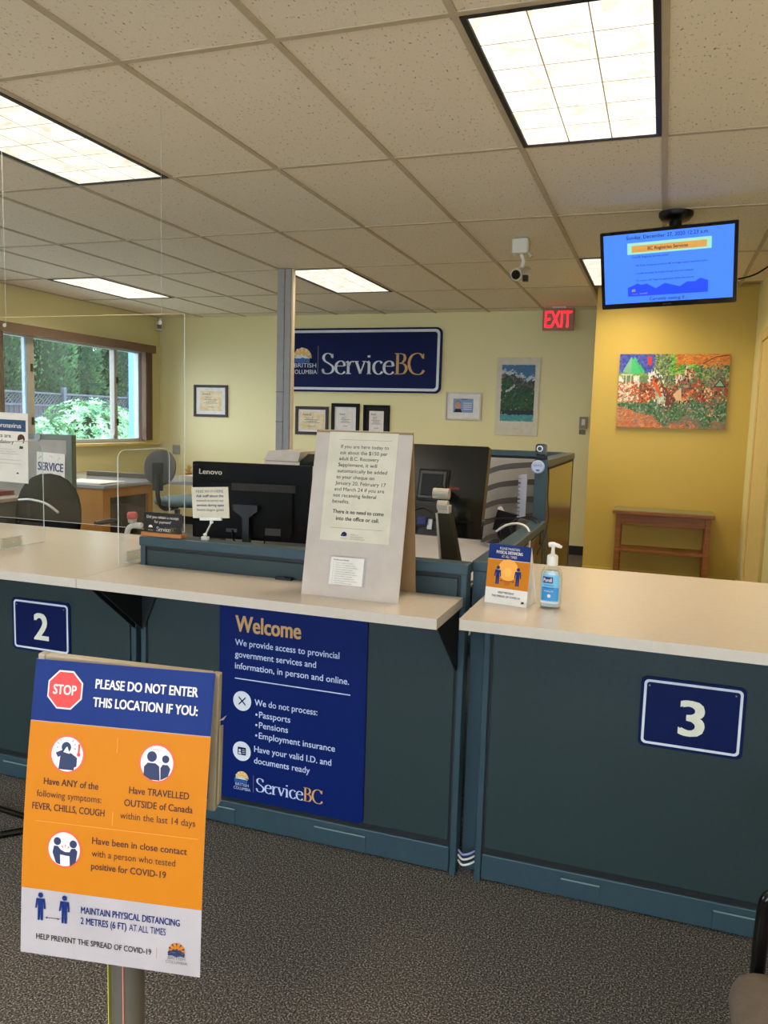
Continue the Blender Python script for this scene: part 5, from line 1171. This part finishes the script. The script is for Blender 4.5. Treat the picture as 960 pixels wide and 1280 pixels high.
for i in range(112):
    y0 = i*.10
    b.add([(.0, y0, 1.72), (.0, y0+.03, 1.72), (.0, y0+.30, 1.97), (.0, y0+.27, 1.97), (.012, y0, 1.72), (.012, y0+.03, 1.72), (.012, y0+.30, 1.97), (.012, y0+.27, 1.97)], [(0, 1, 2, 3), (7, 6, 5, 4), (0, 4, 5, 1), (2, 6, 7, 3)], fence_m)
    b.add([(.012, y0+.27, 1.72), (.012, y0+.30, 1.72), (.012, y0+.03, 1.97), (.012, y0, 1.97)], [(0, 1, 2, 3)], fence_m) if i % 2 else None
g = b.build('lattice', t); g['kind'] = 'stuff'
# cedars
cedar_m = ramp_mat('cedar_foliage', [(.35, (40, 74, 52)), (.5, (70, 108, 72)), (.68, (110, 146, 92))], 5, .8)
def cedar_mesh(seed):
    rnd = random.Random(seed); b = MB(); Hh = 6.5
    def rad(z): u = z/Hh; return .95*(1-u)**.55*(.6+.4*min(1, u*6))+.04
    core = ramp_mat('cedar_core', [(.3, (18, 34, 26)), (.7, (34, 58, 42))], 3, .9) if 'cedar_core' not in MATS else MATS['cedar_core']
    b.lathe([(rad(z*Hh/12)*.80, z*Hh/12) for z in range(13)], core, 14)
    for i in range(9000):
        z = Hh*rnd.random()**1.15; a = rnd.uniform(0, 2*PI); lump = 1+.14*math.sin(a*5+z*1.7)+.1*math.sin(z*4+a*2)
        r = rad(z)*lump*rnd.uniform(.82, 1.04); c = Vector((r*math.cos(a), r*math.sin(a), z)); out = Vector((math.cos(a), math.sin(a), .9)).normalized()
        s = rnd.uniform(.035, .085); side = out.cross(Vector((rnd.uniform(-1, 1), rnd.uniform(-1, 1), rnd.uniform(-1, 1)))).normalized()
        b.add([c-side*s*.5, c+side*s*.5, c+out*s*1.5], [(0, 1, 2)], cedar_m)
    return b
cm = None
for i in range(9):
    t = thing('cedar_tree', '%s cedar of the hedge behind the fence outside' % ('first', 'second', 'third', 'fourth', 'fifth', 'sixth', 'seventh', 'eighth', 'ninth')[i]+' from the left', 'tree', (-16.2+.3*(i % 2), 10.3+i*1.45, GZ), (0, 0, i*1.3), group='cedar hedge behind the fence')
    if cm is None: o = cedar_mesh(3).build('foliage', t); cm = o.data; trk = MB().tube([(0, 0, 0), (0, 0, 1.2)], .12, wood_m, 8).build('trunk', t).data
    else:
        o = bpy.data.objects.new('foliage', cm); C.objects.link(o); o.parent = t
        q = bpy.data.objects.new('trunk', trk); C.objects.link(q); q.parent = t
    o.scale = (1.0+.1*math.sin(i*2.1), 1.0, 1+.12*math.sin(i*1.7))
# bushes
bush_m = ramp_mat('rhododendron_leaf', [(.35, (86, 136, 100)), (.5, (130, 182, 134)), (.66, (186, 220, 168))], 9, .5)
def bush_mesh(seed, R, Hh):
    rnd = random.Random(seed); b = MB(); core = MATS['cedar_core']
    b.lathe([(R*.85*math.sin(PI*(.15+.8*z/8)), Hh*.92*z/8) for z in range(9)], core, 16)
    for i in range(1500):
        a = rnd.uniform(0, 2*PI); ph = rnd.uniform(.0, 1)**.8*PI/2; lump = 1+.12*math.sin(a*4+ph*5+seed)+.07*math.sin(a*9)
        n = Vector((math.cos(a)*math.sin(ph+.15), math.sin(a)*math.sin(ph+.15), math.cos(ph))); c = Vector((n.x*R*lump, n.y*R*lump, Hh*.45+n.z*Hh*.55*lump)); c.z = max(.05, c.z-rnd.random()*.4*(ph/1.57))
        for k in range(6):
            aa = 2*PI*k/6+rnd.random(); u = n.orthogonal().normalized(); v = n.cross(u); d = (u*math.cos(aa)+v*math.sin(aa)+n*.35).normalized(); sd = d.cross(n).normalized(); L = rnd.uniform(.07, .11)
            b.add([c, c+d*L*.5+sd*L*.16, c+d*L, c+d*L*.5-sd*L*.16], [(0, 1, 2, 3)], bush_m)
    return b
for i, (yy, xx, R, Hh, lb_) in enumerate(((9.7, -9.0, .62, 1.33, 'low pale green bush at the left below the lattice fence'), (10.85, -9.0, .78, 1.62, 'largest round pale green bush in the middle of the window'), (11.75, -9.25, .6, 1.50, 'pale green bush beside the window mullion'), (12.6, -9.3, .6, 1.50, 'pale green bush at the right seen through the narrow pane'), (8.7, -9.0, .6, 1.2, 'small pale green bush hidden by the mask notice'))):
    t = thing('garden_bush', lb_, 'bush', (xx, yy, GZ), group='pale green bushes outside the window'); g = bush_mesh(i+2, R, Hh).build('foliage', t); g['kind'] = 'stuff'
    MB().tube([(0, 0, 0), (0, 0, .5)], .04, wood_m, 6).build('stem', t)
# car
t = thing('parked_car', 'pinkish purple car roof behind the bushes in front of the fence', 'car', (-12.2, 11.3, GZ), PI/2)
cp_ = mat('mauve_car_paint', (186, 120, 176), .3)
b = MB(); b.prism([(-1.9, .35), (1.9, .35), (1.95, .7), (1.75, .82), (1.0, .9), (.45, 1.30), (-1.0, 1.33), (-1.5, .95), (-1.9, .85)], -.8, .8, cp_); b.build('car_body', t, bevel=.06)
b = MB(); b.prism([(.36, 1.24), (.92, .92), (-1.38, .96), (-.96, 1.27)][::-1], -.805, .805, blackg_m); b.build('side_windows', t)
for x in (-1.2, 1.2):
    for yy in (-.8, .62): b = MB(); b.tube([(x, yy, .32), (x, yy+.18, .32)], .32, blackm_m, 20); b.build('wheel', t)

# print and small fittings belong to the board, sheet or shell that carries them (sub-parts)
CARRY = {'welcome_sign': ('sign_board', None), 'wall_sign': ('sign_board', None), 'number_sign': ('plate', None), 'mask_notice': ('sheet', None), 'service_poster': ('sheet', None),
         'receipt_sign': ('card', ('lettering',)), 'clip_card_holder': ('card', ('card_lettering',)), 'tent_card': ('folded_card', None), 'exit_sign': ('housing', ('lettering',)),
         'stop_notice_stand': ('notice_sheet', ('colour_bands', 'stop_octagon', 'lettering', 'divider_line', 'symptom_icon', 'travel_icon', 'contact_icon', 'distancing_icon', 'emblem')),
         'computer_monitor': ('screen_shell', ('rear_housing', 'vent_grille', 'brand_lettering', 'rating_label')), 'arm_monitor': ('screen_shell', ('mount_plate', 'port_recess', 'brand_lettering', 'plug')),
         'sanitizer_bottle': ('label', ('brand_lettering', 'label_lettering')), 'hanging_screen': ('screen_housing', ('display', 'screen_picture', 'bezel_lettering')),
         'picture_frame': ('mount_card', ('certificate', 'certificate_lettering', 'photo_card', 'photo_print')), 'painting': ('canvas', ('brushwork', 'painted_detail')),
         'webcam': ('webcam_body', ('lens',)), 'security_camera': ('camera_body', ('lens', 'sensor_block')), 'round_badge': ('badge_disc', ('badge_print',)), 'mountain_poster': ('backing', None)}
kindname = lambda o: o.name.split('.')[0]
for o in list(C.objects):
    if o.parent is None and kindname(o) in CARRY:
        main, names = CARRY[kindname(o)]; ch = [c for c in C.objects if c.parent == o]
        host = next(c for c in ch if kindname(c) == main)
        for c in ch:
            if c is not host and (names is None or kindname(c) in names): c.parent = host
    elif o.parent is None and kindname(o) == 'folding_notice_board':
        ch = {kindname(c): c for c in C.objects if c.parent == o}
        for a_, h_ in (('notice_lettering', 'notice_sheet'), ('small_sheet_lettering', 'small_sheet')): ch[a_].parent = ch[h_]
for o in C.objects:
    if kindname(o) in ('foliage', 'lattice', 'vent_grille'): o['kind'] = 'stuff'
